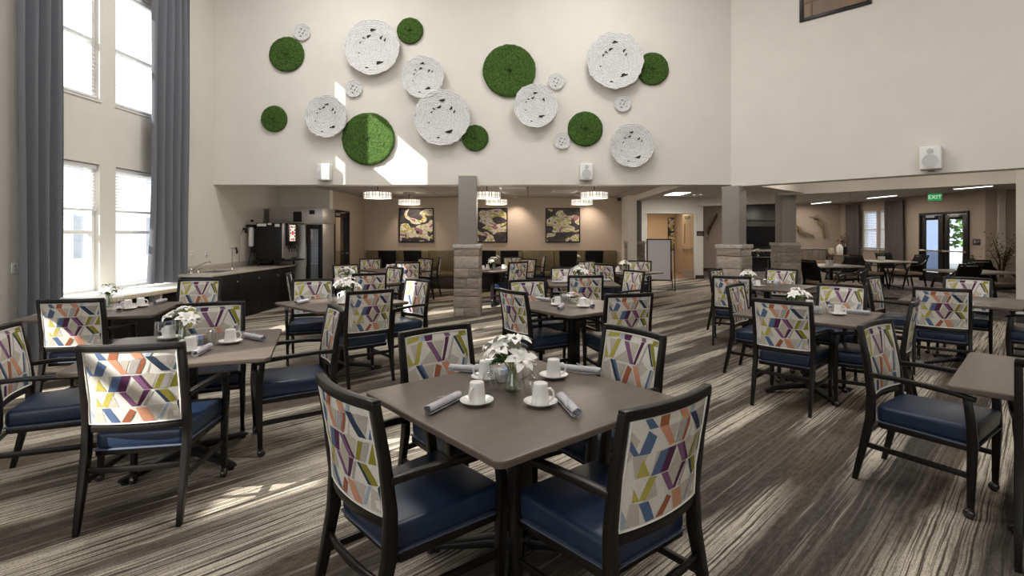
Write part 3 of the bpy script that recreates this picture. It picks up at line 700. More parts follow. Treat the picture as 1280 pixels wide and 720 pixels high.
# ================================================================== square pedestal table
def rounded_square(h, r, n=5):
    p = []
    for cx, cy, a0 in ((h-r,h-r,0),(-h+r,h-r,90),(-h+r,-h+r,180),(h-r,-h+r,270)):
        for i in range(n+1):
            a = R(a0+90*i/n); p.append((cx+r*math.cos(a), cy+r*math.sin(a)))
    return p
def make_table(size=1.067, name='dining_table', top='laminate', edge='laminate_edge', cat='table', grp='square dark laminate dining tables'):
    root = empty(name); tag(root, 'table', cat, grp); h = size/2
    b = MB(); b.rings([[(x,y,z) for x,y in rounded_square(h-o,.035)] for z, o in ((.728,.012),(.733,.002),(.742,0),(.754,0),(.7585,.0025),(.76,.007))])
    b.build('tabletop', top, root, ang=25)
    b = MB(); b.box((0,0,.39), (.085,.085,.60)); b.box((0,0,.708), (.46,.46,.012)); b.path([(-.22,0,.70),(.22,0,.70)], .05,.03); b.path([(0,-.22,.70),(0,.22,.70)], .05,.03)
    b.build('pedestal', 'black_metal', root, bevel=.004)
    b = MB(); b.lathe([(.075,.05),(.06,.11),(.05,.115)], 16)
    for k in range(4):
        mt = Matrix.Rotation(math.pi/4+k*math.pi/2, 4, 'Z')
        rs = []
        for t, z, w, hh in ((.03,.07,.075,.05),(.15,.062,.068,.04),(.30,.042,.060,.030),(.40,.030,.052,.022),(.43,.026,.040,.018)):
            rs.append([mt @ Vector(q) for q in ((t,-w/2,z-hh/2),(t,w/2,z-hh/2),(t,w/2,z+hh/2),(t,-w/2,z+hh/2))])
        b.rings(rs); b.lathe([(.02,0),(.02,.02)], 10, tuple(mt @ Vector((.40,0,0))))
    b.build('base', 'black_metal', root, bevel=.004)
    return root
# ================================================================== table ware
def make_mug():
    b = MB(); b.lathe([(.001,.092),(.030,.092),(.0325,.089),(.033,.080),(.036,.055),(.0385,.025),(.040,.004),(.0395,0),(.037,0),(.036,.02),(.033,.06),(.030,.084),(.001,.085)], 28, cap=False)
    o = b.build('mug', 'porcelain', ang=50); tag(o, 'mug', 'mug', 'white mugs turned upside down')
    h = MB(); h.path([(.035,0,.070),(.050,0,.073),(.062,0,.064),(.066,0,.048),(.062,0,.032),(.052,0,.021),(.0385,0,.019)], .0055, .0042, n=8, up=Vector((0,1,0))); h.build('handle', 'porcelain', o)
    return o
def make_saucer():
    b = MB(); b.lathe([(.001,.006),(.040,.006),(.046,.009),(.068,.017),(.0755,.021),(.0765,.0195),(.070,.0135),(.048,.003),(.042,0),(.001,0)], 36, cap=False)
    o = b.build('saucer', 'porcelain', ang=50); tag(o, 'saucer', 'saucer', 'white saucers'); return o
def make_napkin():
    b = MB(); rs = []; n = 26                            # a cloth rolled into a loose tube, spiral ends
    prof = []
    for j in range(n):
        a = 2*math.pi*1.9*j/(n-1); r = .008+.0155*j/(n-1); prof.append((r*math.cos(a), r*math.sin(a)))
    inner = [(x*(1-.09), z*(1-.09)) for x, z in prof]
    loop = prof+inner[::-1]
    for k in range(9):
        y = -.118+.236*k/8; sq = 1+.07*math.sin(1.7*k)+.03*math.cos(3.1*k)
        rs.append([(x*sq*1.12, y+.006*math.sin(6*x*40), .023+z*.93) for x, z in loop])
    b.rings(rs); o = b.build('napkin_roll', 'napkin_cloth', ang=60); tag(o, 'napkin', 'napkin', 'rolled grey napkins')
    f = MB(); f.path([(-.022,-.02,.046),(.0,-.01,.0485),(.020,.03,.046),(.026,.06,.034)], .004, .002); f.build('fold', 'napkin_cloth', o)
    return o
def make_glass():
    o = empty('goblet'); tag(o, 'goblet', 'glass', 'upturned stemmed glasses')
    b = MB(); b.lathe([(.033,0),(.034,.001),(.0385,.03),(.040,.05),(.034,.078),(.018,.092),(.006,.097),(.006,.0945),(.016,.089),(.031,.076),(.037,.05),(.0355,.03),(.031,.001)], 24, cap=False); b.build('bowl', 'drinking_glass', o, ang=50)
    b = MB(); b.lathe([(.006,.094),(.0045,.105),(.0045,.125),(.007,.135),(.033,.141),(.034,.144),(.001,.146)], 24, cap=False); b.build('stem', 'drinking_glass', o, ang=50)
    return o
def make_tumbler():
    b = MB(); b.lathe([(.036,0),(.038,.001),(.034,.10),(.033,.104),(.001,.104),(.001,.098),(.031,.096),(.034,.001)], 22, cap=False)
    o = b.build('tumbler', 'drinking_glass', ang=50); tag(o, 'tumbler', 'glass', 'upturned tumblers'); return o
def petal_flower(rnd, r, six=6, droop=.2, mi=0):
    b = MB()
    for layer, (sc, up) in enumerate(((1,.25),(.72,.62))):
        for k in range(six):
            a = 2*math.pi*(k+.5*layer)/six+rnd.uniform(-.12,.12); L = r*sc*rnd.uniform(.9,1.1); w = L*.25; dirv = Vector((math.cos(a),math.sin(a),0)); sd = Vector((-math.sin(a),math.cos(a),0))
            rows = []
            for t, ww, zz in ((.06,.25,0),(.3,.8,.20*up*2),(.6,1,.30*up*2),(.85,.6,.22*up*2-droop*.1),(1,.08,.12*up*2-droop*.25)):
                c = dirv*L*t+Vector((0,0,L*zz)); rows.append([c-sd*w*ww+Vector((0,0,L*.08*ww)), c, c+sd*w*ww+Vector((0,0,L*.08*ww))])
            o = len(b.v); b.v += [tuple(p) for q in rows for p in q]
            for i in range(4):
                for j in range(2): b.f.append([o+i*3+j, o+i*3+j+1, o+i*3+j+4, o+i*3+j+3]); b.m.append(mi)
    b.lathe([(.001,0),(r*.10,.01*r),(r*.10,r*.2),(.001,r*.28)], 8, mi=mi, cap=False)
    return b
def leaf_mesh(b, base, dirv, L, w, up=.3, mi=0):
    d = Vector(dirv).normalized(); sd = d.cross(Vector((0,0,1)))
    if sd.length < .1: sd = Vector((1,0,0))
    sd.normalize(); nn = sd.cross(d); rows = []
    for t, ww in ((0,.1),(.25,.8),(.5,1),(.75,.7),(1,.05)):
        c = Vector(base)+d*L*t+nn*L*up*(t-t*t*1.6); rows.append([c-sd*w*ww+nn*w*.25*ww, c, c+sd*w*ww+nn*w*.25*ww])
    o = len(b.v); b.v += [tuple(p) for q in rows for p in q]
    for i in range(4):
        for j in range(2): b.f.append([o+i*3+j, o+i*3+j+1, o+i*3+j+4, o+i*3+j+3]); b.m.append(mi)
def make_vase(name='flower_vase', seed=1, blooms=4, r=.062, buds=6, pink=False, spread=.075, hgt=.17, grp='glass vases of white flowers'):
    rnd = random.Random(seed); root = empty(name); tag(root, 'vase', 'flowers', grp)
    b = MB(); b.lathe([(.001,.0),(.036,0),(.042,.012),(.040,.035),(.031,.075),(.027,.095),(.031,.118),(.036,.125),(.034,.125),(.029,.116),(.025,.095),(.029,.075),(.038,.035),(.039,.012),(.001,.006)], 24, cap=False)
    b.build('vase', 'vase_glass', root, ang=50)
    b = MB(); heads = []
    for k in range(blooms):
        a = 2*math.pi*k/blooms+rnd.uniform(-.3,.3); q = spread*rnd.uniform(.75,1.1) if k else .01; heads.append(Vector((q*math.cos(a), q*math.sin(a), hgt+.03+rnd.uniform(-.02,.025)-(.015 if k else -.02))))
    bd = []
    for k in range(buds): a = rnd.uniform(3.6,6.0); q = rnd.uniform(.02,.06); bd.append(Vector((q*math.cos(a), q*math.sin(a), hgt+rnd.uniform(-.03,.02))))
    for h in heads+bd: b.path([(rnd.uniform(-.018,.018),rnd.uniform(-.018,.018),.012), (h.x*.25,h.y*.25,.10), h-Vector((0,0,.005))], .0024, n=6)
    b.build('stems', 'stem', root)
    b = MB()
    for k in range(11):
        a = rnd.uniform(0,6.28); leaf_mesh(b, (.01*math.cos(a),.01*math.sin(a),.115+rnd.uniform(0,.03)), (math.cos(a),math.sin(a),rnd.uniform(.1,.9)), rnd.uniform(.08,.125), rnd.uniform(.018,.028))
    b.build('leaves', 'leaf', root)
    for k, h in enumerate(heads):
        fb = petal_flower(rnd, r*rnd.uniform(.85,1.1)); o = fb.build('flower', 'petal_pink' if pink and k == 0 else 'petal', root, loc=h, ang=60)
        dx = Vector((h.x,h.y,.13)).normalized(); o.rotation_euler = dx.to_track_quat('Z','Y').to_euler()
    if bd:
        b = MB()
        for h in bd: b.lathe([(.001,-.008),(.006,-.004),(.0075,.002),(.005,.008),(.001,.010)], 8, tuple(h), cap=False)
        b.build('buds', 'bud', root)
    return root
def make_bowl(seed=4):
    rnd = random.Random(seed); root = empty('flower_bowl'); tag(root, 'bowl', 'flowers', 'round glass bowls of roses')
    b = MB(); b.lathe([(.001,0),(.035,0),(.058,.02),(.064,.045),(.058,.07),(.046,.085),(.044,.085),(.055,.069),(.061,.045),(.055,.022),(.034,.004),(.001,.004)], 24, cap=False); b.build('bowl', 'vase_glass', root, ang=50)
    b = MB()
    for k in range(9):
        a = k*.7; leaf_mesh(b, (.02*math.cos(a),.02*math.sin(a),.055), (math.cos(a),math.sin(a),rnd.uniform(.2,.8)), .06, .015)
    b.build('leaves', 'leaf', root)
    for k, (x,y,z) in enumerate([(.02,-.02,.10),(-.045,.0,.085),(.03,.045,.085),(-.01,.03,.105),(-.03,-.045,.08)]):
        petal_flower(rnd, .05, 7).build('flower', 'petal_pink' if k == 0 else 'petal', root, loc=(x,y,z), ang=60)
    return root
def make_caddy():
    root = empty('sweetener_caddy'); tag(root, 'caddy', 'caddy', 'clear caddies of sweetener packets')
    b = MB(); w, d, h, t = .052, .036, .045, .003
    b.b2(-w,w,-d,d,0,t); b.b2(-w,w,-d,-d+t,t,h); b.b2(-w,w,d-t,d,t,h); b.b2(-w,-w+t,-d,d,t,h); b.b2(w-t,w,-d,d,t,h); b.build('tray', 'drinking_glass', root, bevel=.001)
    for x0, m in ((-.034,'packet_white'),(.0,'packet_blue'),(.032,'packet_tan')):
        p = MB()
        for k in range(7): p.box((x0,-.027+k*.009,.036), (.028,.004,.064), mtx=Matrix.Translation((x0,-.027+k*.009,.036)) @ Matrix.Rotation(R(7*math.sin(k*2.3)),4,'X') @ Matrix.Translation((-x0,.027-k*.009,-.036)))
        p.build('packets', m, root)
    return root
def make_shaker():
    root = empty('salt_shaker'); tag(root, 'shaker', 'shaker', 'glass shakers')
    b = MB(); b.lathe([(.001,0),(.019,0),(.021,.01),(.017,.055),(.015,.06),(.001,.06)], 16, cap=False); b.build('body', 'drinking_glass', root)
    b = MB(); b.lathe([(.0155,.058),(.0165,.062),(.016,.072),(.010,.079),(.001,.080)], 16, cap=False); b.build('cap', 'chrome', root)
    return root
# ================================================================== tables, chairs and settings
CHAIR = make_chair(); TABLE = make_table(); MUG = make_mug(); SAUCER = make_saucer(); NAPKIN = make_napkin(); GOBLET = make_glass(); TUMBLER = make_tumbler()
VASE = make_vase(r=.088, spread=.10, hgt=.175, blooms=5); BOWL = make_bowl(); CADDY = make_caddy(); SHAKER = make_shaker()
VASE2 = make_vase('flower_vase', seed=11, blooms=4, r=.074, buds=4, spread=.10, hgt=.165)
T = {  # name in labels: centre, rotation
 'a': ('nearest middle table', (-.042,2.49), 41),
 'b': ('nearest left table', (-2.29,3.55), 21.5),
 'c': ('table beside the window bench', (-4.24,5.28), 20),
 'd': ('table before the drinks counter', (-2.09,5.90), 48),
 'e': ('second table from the counter', (-2.75,8.30), 46),
 'f': ('back table left of the column', (-2.95,11.35), 45),
 'g': ('back table right of the column', (-.75,11.35), 45),
 'h': ('second middle table', (.50,5.63), 37),
 'i': ('third middle table', (.85,8.31), 0),
 'j': ('table nearest the easel', (2.0,10.6), 45),
 'k': ('second right table', (2.71,5.06), 47),
 'l': ('table before the corner column', (3.55,7.76), 46),
 'm': ('right table before the lounge', (5.05,6.10), 45),
 'n': ('nearest right edge table', (2.87,2.65), 45),
}
for k, (nm, (x,y), rot) in T.items():
    place(TABLE, (x,y,0), R(rot), 'square dark laminate table, the %s' % nm)
SD = {'nl':'near left side','nr':'near right side','fl':'far left side','fr':'far right side','n':'near side','f':'far side','l':'left side','r':'right side'}
def chair_at(key, side, px=None, py=None, face=0, P=None):
    if P is None:
        v = wp(px, py, .955); P = (v.x, v.y)
    a = R(face)
    o = place(CHAIR, (P[0]+.30*math.cos(a), P[1]+.30*math.sin(a), 0), a-math.pi/2,
          'geometric fabric armchair, %s of the %s' % (SD[side], T[key][0]))
    return o
chair_at('a','nl', P=(-.68,1.957), face=43); chair_at('a','nr', P=(.489,1.83), face=129)
chair_at('a','fl', P=(-.555,3.17), face=-48); chair_at('a','fr', P=(.622,3.116), face=214)
chair_at('b','n', P=(-2.055,2.72), face=101); chair_at('b','l', P=(-3.225,3.22), face=26)
chair_at('b','r', P=(-1.50,4.07), face=211); chair_at('b','f', P=(-2.625,4.34), face=296)
chair_at('c','n', P=(-4.01,4.60), face=105); chair_at('c','f', P=(-4.18,6.68), face=283)
chair_at('d','nr', 463,362.5, 130); chair_at('d','fl', 391.5,348.8, 290); chair_at('d','fr', 522,349.3, 228); chair_at('d','nl', 362,341.5, 22)
chair_at('e','nr', 462,341.2, 118); chair_at('e','fr', 494,334, 226); chair_at('e','fl', 432,330.5, 312)
chair_at('f','fl', 463,323, 282); chair_at('f','nr', 510,327.3, 112); chair_at('f','fr', 532,323, 236)
chair_at('g','nr', 648,327, 128); chair_at('g','fr', 661,323.5, 225); chair_at('g','fl', 641.5,321, 270)
chair_at('h','l', 641,362.5, 35); chair_at('h','fl', 659,349.5, 292); chair_at('h','nr', 786.5,366.6, 104)
chair_at('i','n', 732,344, 90); chair_at('i','r', 792.5,338, 208); chair_at('i','f', 706,334, 272)
chair_at('j','nl', 755,329.6, 42); chair_at('j','fl', 733,326.3, 305); chair_at('j','fr', 800,325.8, 248)
chair_at('k','nl', P=(2.19,4.53), face=47); chair_at('k','fr', P=(3.536,5.91), face=226); chair_at('k','fl', P=(2.34,5.91), face=318); chair_at('k','nr', P=(3.30,4.50), face=142)
chair_at('l','nl', 914.5,345, 66); chair_at('l','fr', 977,336, 226); chair_at('l','fl', 894.5,336.5, 318)
chair_at('m','nl', P=(4.38,5.55), face=52); chair_at('m','fr', P=(5.75,6.86), face=226); chair_at('m','fl', P=(4.55,6.90), face=312); chair_at('m','nr', P=(5.72,5.42), face=135)
chair_at('n','fl', P=(2.245,3.38), face=307); chair_at('n','nl', P=(2.40,2.22), face=45)

# settings -------------------------------------------------------------------
ZT = .76
def item(proto, key, xy, rz, label, dz=0, group=None):
    nm, (cx,cy), rot = T[key]
    return place(proto, (xy[0], xy[1], ZT+dz), rz, label % nm, group)
def local(key, u, v):
    nm, (cx,cy), rot = T[key]; a = R(rot); return (cx+u*math.cos(a)-v*math.sin(a), cy+u*math.sin(a)+v*math.cos(a))
def setting(key, side, ang, rs=.27, lat=-.04, rn=.36, latn=.16, mug=True, nap=True, nrot=0, handle=200, goblet=False):
    """one place on the side that lies at ang degrees (table frame): saucer, upturned mug, napkin roll, glass"""
    nm, c, rot = T[key]; a = R(ang); e = Vector((math.cos(a), math.sin(a))); t = Vector((-math.sin(a), math.cos(a)))
    if mug:
        q = e*rs+t*lat; p = local(key, q.x, q.y)
        item(SAUCER, key, p, 0, 'white saucer at the '+SD[side].replace('side','place')+' of the %s')
        item(MUG, key, p, R(handle), 'upturned white mug on saucer, '+SD[side].replace('side','place')+' of the %s', dz=.0068)
    if nap:
        q = e*rn+t*latn; p = local(key, q.x, q.y)
        item(NAPKIN, key, p, a+R(rot)+R(nrot)-math.pi/2, 'rolled grey napkin at the '+SD[side].replace('side','place')+' of the %s')
    if goblet:
        q = e*.16+t*.10; p = local(key, q.x, q.y)
        item(GOBLET, key, p, 0, 'upturned stemmed glass, '+SD[side].replace('side','place')+' of the %s')
# nearest table: every piece where the photograph shows it
def xy(px, py): v = wp(px, py, ZT); return (v.x, v.y)
for (sx, sy), side, h in (((596,504.5),'nl',250),((675.5,506),'nr',-28),((692,472),'fr',-20),((607,474),'fl',200)):
    item(SAUCER, 'a', xy(sx,sy), 0, 'white saucer at the '+SD[side].replace('side','place')+' of the %s')
    item(MUG, 'a', xy(sx,sy), R(h), 'upturned white mug on saucer, '+SD[side].replace('side','place')+' of the %s', dz=.0068)
for p, q, side in (((531,521),(576,498),'nl'),((698,498),(724,526),'nr'),((571,464.5),(604,466.5),'fl'),((706,464),(742,468),'fr')):
    a, b = wp(*p, ZT), wp(*q, ZT); d = b-a; m = (a+b)/2
    item(NAPKIN, 'a', (m.x,m.y), math.atan2(d.y,d.x)-math.pi/2, 'rolled grey napkin at the '+SD[side].replace('side','place')+' of the %s')
item(VASE, 'a', xy(641,488), R(10), 'glass vase of white lilies and buds on the %s')
for p, side in (((613,487),'nl'),((664,492),'nr'),((661,474),'fr'),((620,474),'fl')):
    item(GOBLET, 'a', xy(*p), 0, 'upturned stemmed glass, '+SD[side].replace('side','place')+' of the %s')
item(CADDY, 'a', xy(632,476), R(35), 'clear caddy of sweetener packets behind the vase on the %s')
item(SHAKER, 'a', xy(652,473), 0, 'glass salt shaker behind the vase on the %s')
# nearest table on the left
for (sx, sy), side, h in (((288,429),'r',25),((212,424),'f',170),((238,440),'n',200)):
    item(SAUCER, 'b', xy(sx,sy), 0, 'white saucer at the '+SD[side].replace('side','place')+' of the %s')
    item(MUG, 'b', xy(sx,sy), R(h), 'upturned white mug on saucer, '+SD[side].replace('side','place')+' of the %s', dz=.0068)
for p, q, side in (((237,450),(268,433),'n'),((300,421),(336,428),'r'),((196,423),(215,412),'l')):
    a, b = wp(*p, ZT), wp(*q, ZT); d = b-a; m = (a+b)/2
    item(NAPKIN, 'b', (m.x,m.y), math.atan2(d.y,d.x)-math.pi/2, 'rolled grey napkin at the '+SD[side].replace('side','place')+' of the %s')
item(VASE2, 'b', xy(230,425), R(40), 'glass vase of white lilies and leaves on the %s')
item(CADDY, 'b', xy(249,431), R(60), 'clear caddy of sweetener packets on the %s'); item(SHAKER, 'b', xy(262,427), 0, 'glass salt shaker on the %s')
item(TUMBLER, 'b', xy(200,419), 0, 'upturned tumbler, left of the flowers on the %s'); item(TUMBLER, 'b', xy(221,417), 0, 'upturned tumbler, behind the flowers on the %s')
item(TUMBLER, 'b', xy(266,431), 0, 'upturned tumbler, right of the flowers on the %s')
# table by the window bench
for (sx, sy), side, h in (((176,384),'r',10),((160,387),'n',200)):
    item(SAUCER, 'c', xy(sx,sy), 0, 'white saucer at the '+SD[side].replace('side','place')+' of the %s')
    item(MUG, 'c', xy(sx,sy), R(h), 'upturned white mug on saucer, '+SD[side].replace('side','place')+' of the %s', dz=.0068)
for p, q, side in (((188,382),(212,376),'r'),((148,393),(151,384),'n')):
    a, b = wp(*p, ZT), wp(*q, ZT); d = b-a; m = (a+b)/2
    item(NAPKIN, 'c', (m.x,m.y), math.atan2(d.y,d.x)-math.pi/2, 'rolled grey napkin at the '+SD[side].replace('side','place')+' of the %s')
item(VASE2, 'c', xy(136,383), R(200), 'glass vase of white lilies on the %s'); item(TUMBLER, 'c', xy(150,384), 0, 'upturned tumbler on the %s')
# table in front of the drinks counter
setting('d','fl',135,.36,.0,.40,.12,mug=False,nrot=80); setting('d','nl',225,.20,.08,.38,.2,nap=False); setting('d','fr',45,.22,.05,.36,-.18); setting('d','nr',-45,.18,.1,.36,.22,goblet=True)
item(VASE, 'd', local('d',.10,.06), R(80), 'glass vase of white lilies on the %s'); item(TUMBLER,'d',local('d',-.14,-.02),0,'upturned tumbler on the %s'); item(CADDY,'d',local('d',-.05,-.12),R(20),'clear caddy of sweetener packets on the %s')
# second table in the middle
v = T['h'][1]
for p, q, side in (((665,374),(694,378),'fl'),((695,391),(706,382),'nl'),((743,387),(738,379),'nr')):
    a, b = wp(*p, ZT), wp(*q, ZT); d = b-a; m = (a+b)/2
    item(NAPKIN, 'h', (m.x,m.y), math.atan2(d.y,d.x)-math.pi/2, 'rolled grey napkin at the '+SD[side].replace('side','place')+' of the %s')
for (sx, sy), side, h in (((697,382),'nl',190),((729,384),'nr',-30)):
    item(SAUCER, 'h', xy(sx,sy), 0, 'white saucer at the '+SD[side].replace('side','place')+' of the %s')
    item(MUG, 'h', xy(sx,sy), R(h), 'upturned white mug on saucer, '+SD[side].replace('side','place')+' of the %s', dz=.0068)
item(BOWL, 'h', xy(716,379), 0, 'round glass bowl of white and pink roses on the %s'); item(TUMBLER,'h',xy(704,377),0,'upturned tumbler on the %s'); item(CADDY,'h',xy(708,375),R(30),'clear caddy of sweetener packets on the %s')
# further tables
def std(key, vase, vlab, sides, nap=True, cad=True, vo=(0,0)):
    for side, ang in sides: setting(key, side, ang, .25, -.05, .36, .15, nap=nap, goblet=(key in 'ikl'), handle=(ang*37) % 360)
    item(vase, key, local(key,*vo), R(ord(key)*31), vlab+' on the %s')
    if cad: item(CADDY, key, local(key,.02,-.12), R(25), 'clear caddy of sweetener packets on the %s')
Q = [('fr',0),('fl',90),('nl',180),('nr',270)]
std('e', VASE2, 'glass vase of white lilies', Q, vo=(-.12,.02))
std('i', VASE, 'glass vase of white lilies', [('r',0),('f',90),('l',180)], vo=(.0,.1))
std('j', VASE2, 'glass vase of white lilies', Q, vo=(-.06,.02), nap=False)
setting('k','nr',270,.24,.06,.34,.26,handle=-20,goblet=True); setting('k','fr',0,.26,.06,.36,.2,nap=False,goblet=True); setting('k','fl',90,.27,.0,.36,.15); setting('k','nl',180,.27,.0,.36,.15,mug=True,nap=False)
item(VASE2,'k',local('k',-.02,.10),R(120),'glass vase of white magnolias on the %s'); item(CADDY,'k',local('k',.05,-.06),R(70),'clear caddy of sweetener packets on the %s')
std('l', VASE2, 'glass vase of white lilies and leaves', [('nl',180),('fl',90),('fr',0)], nap=False, vo=(-.24,.20))
std('f', BOWL, 'round glass bowl of roses', Q[:2], nap=False, cad=False); std('g', VASE, 'glass vase of white lilies', Q[:3], nap=True, cad=False, vo=(.1,.1))
# ================================================================== round wall art
def on_back(px, py, Y=YB): return Vector(((px-CX)/F*Y, Y, CH+(HY-py)*Y/F))
K = YB/F
def moss_disc(px, py, r, label, seed, off):
    rnd = random.Random(seed); Rm = r*K; b = MB(); rings, n = 16, 72
    prev = None; rows = []
    for i in range(rings+1):
        q = i/rings; rr = Rm*q; h = .035+.012*math.cos(q*1.4) if i < rings else .012
        rows.append([(rr*math.cos(2*math.pi*j/n)*(1+rnd.uniform(-.012,.012)), -(h+rnd.uniform(-.007,.007)), rr*math.sin(2*math.pi*j/n)*(1+rnd.uniform(-.012,.012))) for j in range(n)])
    rows.append([(Rm*.98*math.cos(2*math.pi*j/n), 0, Rm*.98*math.sin(2*math.pi*j/n)) for j in range(n)])
    b.rings(rows); root = empty('moss_disc', on_back(px,py)+Vector((0,-off,0))); tag(root, label, 'wall art', 'round moss wall discs')
    b.build('moss', 'moss', root, ang=80)
    m = MB(); m.lathe([(Rm*.35,0),(Rm*.35,off)], 20, mtx=Matrix.Rotation(R(-90),4,'X')); m.build('mount', 'black_plastic', root)
def white_disc(px, py, r, label, seed, off):
    rnd = random.Random(seed); Rm = r*K; n = 96; rows = []
    ph = [rnd.uniform(0,6.28) for _ in range(5)]
    def rim(a): return 1+.012*math.sin(17*a+ph[0])+.010*math.sin(29*a+ph[1])+.012*math.sin(7*a+ph[2])
    big = r > 15
    D = (.085 if big else .03)
    for q, h in ((.02,.40),(.15,.42),(.3,.48),(.45,.56),(.6,.66),(.75,.78),(.88,.90),(.96,.98),(1.0,1.0),(1.0,.86),(.94,.70),(.7,.30),(.4,.0)):
        row = []
        for j in range(n):
            a = 2*math.pi*j/n; w = Rm*q*(1+(rim(a)-1)*q)
            hh = D*h + (Rm*.012*math.sin(5*a+q*14+ph[3])*math.sin(q*3.1) if q < .95 and h > .35 else 0)
            row.append((w*math.cos(a), -hh, w*math.sin(a)))
        rows.append(row)
    b = MB(); b.rings(rows)
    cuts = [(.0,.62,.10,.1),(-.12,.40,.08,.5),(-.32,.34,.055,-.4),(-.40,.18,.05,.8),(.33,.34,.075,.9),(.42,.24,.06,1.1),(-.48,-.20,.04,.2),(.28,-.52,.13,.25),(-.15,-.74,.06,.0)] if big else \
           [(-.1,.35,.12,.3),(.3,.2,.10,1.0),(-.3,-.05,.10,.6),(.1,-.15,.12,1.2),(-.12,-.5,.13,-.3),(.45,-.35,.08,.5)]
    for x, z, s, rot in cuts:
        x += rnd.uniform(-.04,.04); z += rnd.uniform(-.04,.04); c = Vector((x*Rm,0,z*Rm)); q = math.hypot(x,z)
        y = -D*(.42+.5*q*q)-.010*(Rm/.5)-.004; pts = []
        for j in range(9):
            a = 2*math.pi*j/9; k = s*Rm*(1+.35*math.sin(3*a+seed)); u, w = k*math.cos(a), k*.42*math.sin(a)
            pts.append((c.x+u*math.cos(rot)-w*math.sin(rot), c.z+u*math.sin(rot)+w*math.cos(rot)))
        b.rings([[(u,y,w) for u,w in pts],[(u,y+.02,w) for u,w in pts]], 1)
    root = empty('wall_disc', on_back(px,py)+Vector((0,-off,0))); tag(root, label, 'wall art', 'round white openwork wall discs')
    b.build('disc', ['disc_white','disc_cut'], root, ang=50)
    m = MB(); m.lathe([(Rm*.2,0),(Rm*.2,off+.01)], 16, mtx=Matrix.Translation((0,-.01,0)) @ Matrix.Rotation(R(-90),4,'X')); m.build('mount', 'black_plastic', root)
moss = [(359.3,68.7,22,'green moss disc below the leftmost small white disc'),(343.7,149,16.5,'small green moss disc farthest left on the wall'),(513,39.3,16.5,'small green moss disc touching the top left large white disc'),
 (461.3,174.3,33,'large green moss disc at the lower left among the wall art'),(594.3,173,16.5,'small green moss disc right of the centre white disc'),(636.7,89.3,33,'large green moss disc at the top centre'),
 (815,86.7,20.5,'green moss disc farthest right, behind the large white disc'),(731.3,161.7,22,'green moss disc at the lower right beside a small white disc')]
for i, (x,y,r,l) in enumerate(moss): moss_disc(x,y,r,l,i+1,.02 if r < 30 else .03)
white = [(378.7,41,10.5,'small white disc at the top left corner of the wall art'),(467.7,62.3,34,'large white disc at the top left'),(443,111.5,10.5,'small white disc below the top left large disc'),(530,99,26,'medium white disc above the centre large one'),
 (411,147.7,26,'medium white disc beside the lower left moss disc'),(554,149,34.5,'large white disc at the lower centre'),(669.3,134.3,27,'medium white disc overlapping the top centre moss disc'),(695,102.7,10,'small white disc right of the top centre moss disc'),
 (767.3,78.7,35,'large white disc farthest to the upper right'),(778,129.7,10.5,'small white disc under the upper right large disc'),(702.3,176.7,10,'small white disc left of the lower right moss disc'),(788,183.3,27,'medium white disc lowest at the right')]
for i, (x,y,r,l) in enumerate(white): white_disc(x,y,r,l,i+1,.075 if r > 15 else .02)

# wall speakers -------------------------------------------------------------------
def speaker(loc, rz, s, label):
    root = empty('speaker', loc, rz); tag(root, label, 'speaker', 'white wall speakers')
    b = MB(); b.box((0,-.10,0), (.24*s,.16,.31*s)); b.build('cabinet', 'speaker_white', root, bevel=.02, seg=3)
    b = MB(); b.lathe([(.001,.0),(.085*s,.0),(.088*s,-.004)], 28, mtx=Matrix.Translation((0,-.1825,-.045*s)) @ Matrix.Rotation(R(-90),4,'X')); b.lathe([(.001,.0),(.035*s,.0),(.037*s,-.004)], 20, mtx=Matrix.Translation((.0,-.1825,.085*s)) @ Matrix.Rotation(R(-90),4,'X')); b.build('grille', 'speaker_grille', root)
    b = MB(); b.b2(-.05,.05,-.03,0,-.09*s,.09*s); b.path([(0,-.02,-.17*s),(0,-.10,-.17*s)], .09,.012); b.build('bracket', 'sign_grey', root, bevel=.004)
v = on_back(408.5,216); speaker((v.x,YB,v.z), 0, 1, 'white wall speaker at the left under the moss discs')
v = on_back(732,216); speaker((v.x,YB,v.z), 0, 1, 'white wall speaker under the right half of the wall art')
t = .771*9.9; t = (505/655*9.9-3.84)/(1+505/655)
speaker((3.84+t, 9.9-t, 1.52+(293-198.5)*(9.9-t)/655), R(-45), 1.1, 'white wall speaker on the angled right wall')
# framed panel high on the angled wall
t0, t1 = .854*math.sqrt(2), 1.605*math.sqrt(2)
fr = empty('interior_window', ((3.84*2+.854+1.605)/2, (9.9*2-.854-1.605)/2, 5.17), R(-45)); tag(fr, 'dark framed wooden interior window high on the right wall', 'window')
W = (t1-t0); b = MB(); t = .06
b.b2(-W/2,-W/2+t,-.03,.02,0,1.3); b.b2(W/2-t,W/2,-.03,.02,0,1.3); b.b2(-W/2+t,W/2-t,-.03,.02,0,t); b.b2(-W/2+t,W/2-t,-.03,.02,1.3-t,1.3); b.build('window_frame', 'espresso', fr, bevel=.004)
b = MB(); b.b2(-W/2+t,W/2-t,-.008,.0,t,1.3-t); b.build('shutter_panel', 'brown_wood', fr, smooth=False)
b = MB(); b.b2(-W/2+t,W/2-t,-.02,-.008,.30,.34); b.b2(-W/2+t+.1,-W/2+t+.14,-.02,-.008,t,1.3-t); b.build('muntin', 'brown_wood', fr, bevel=.003)
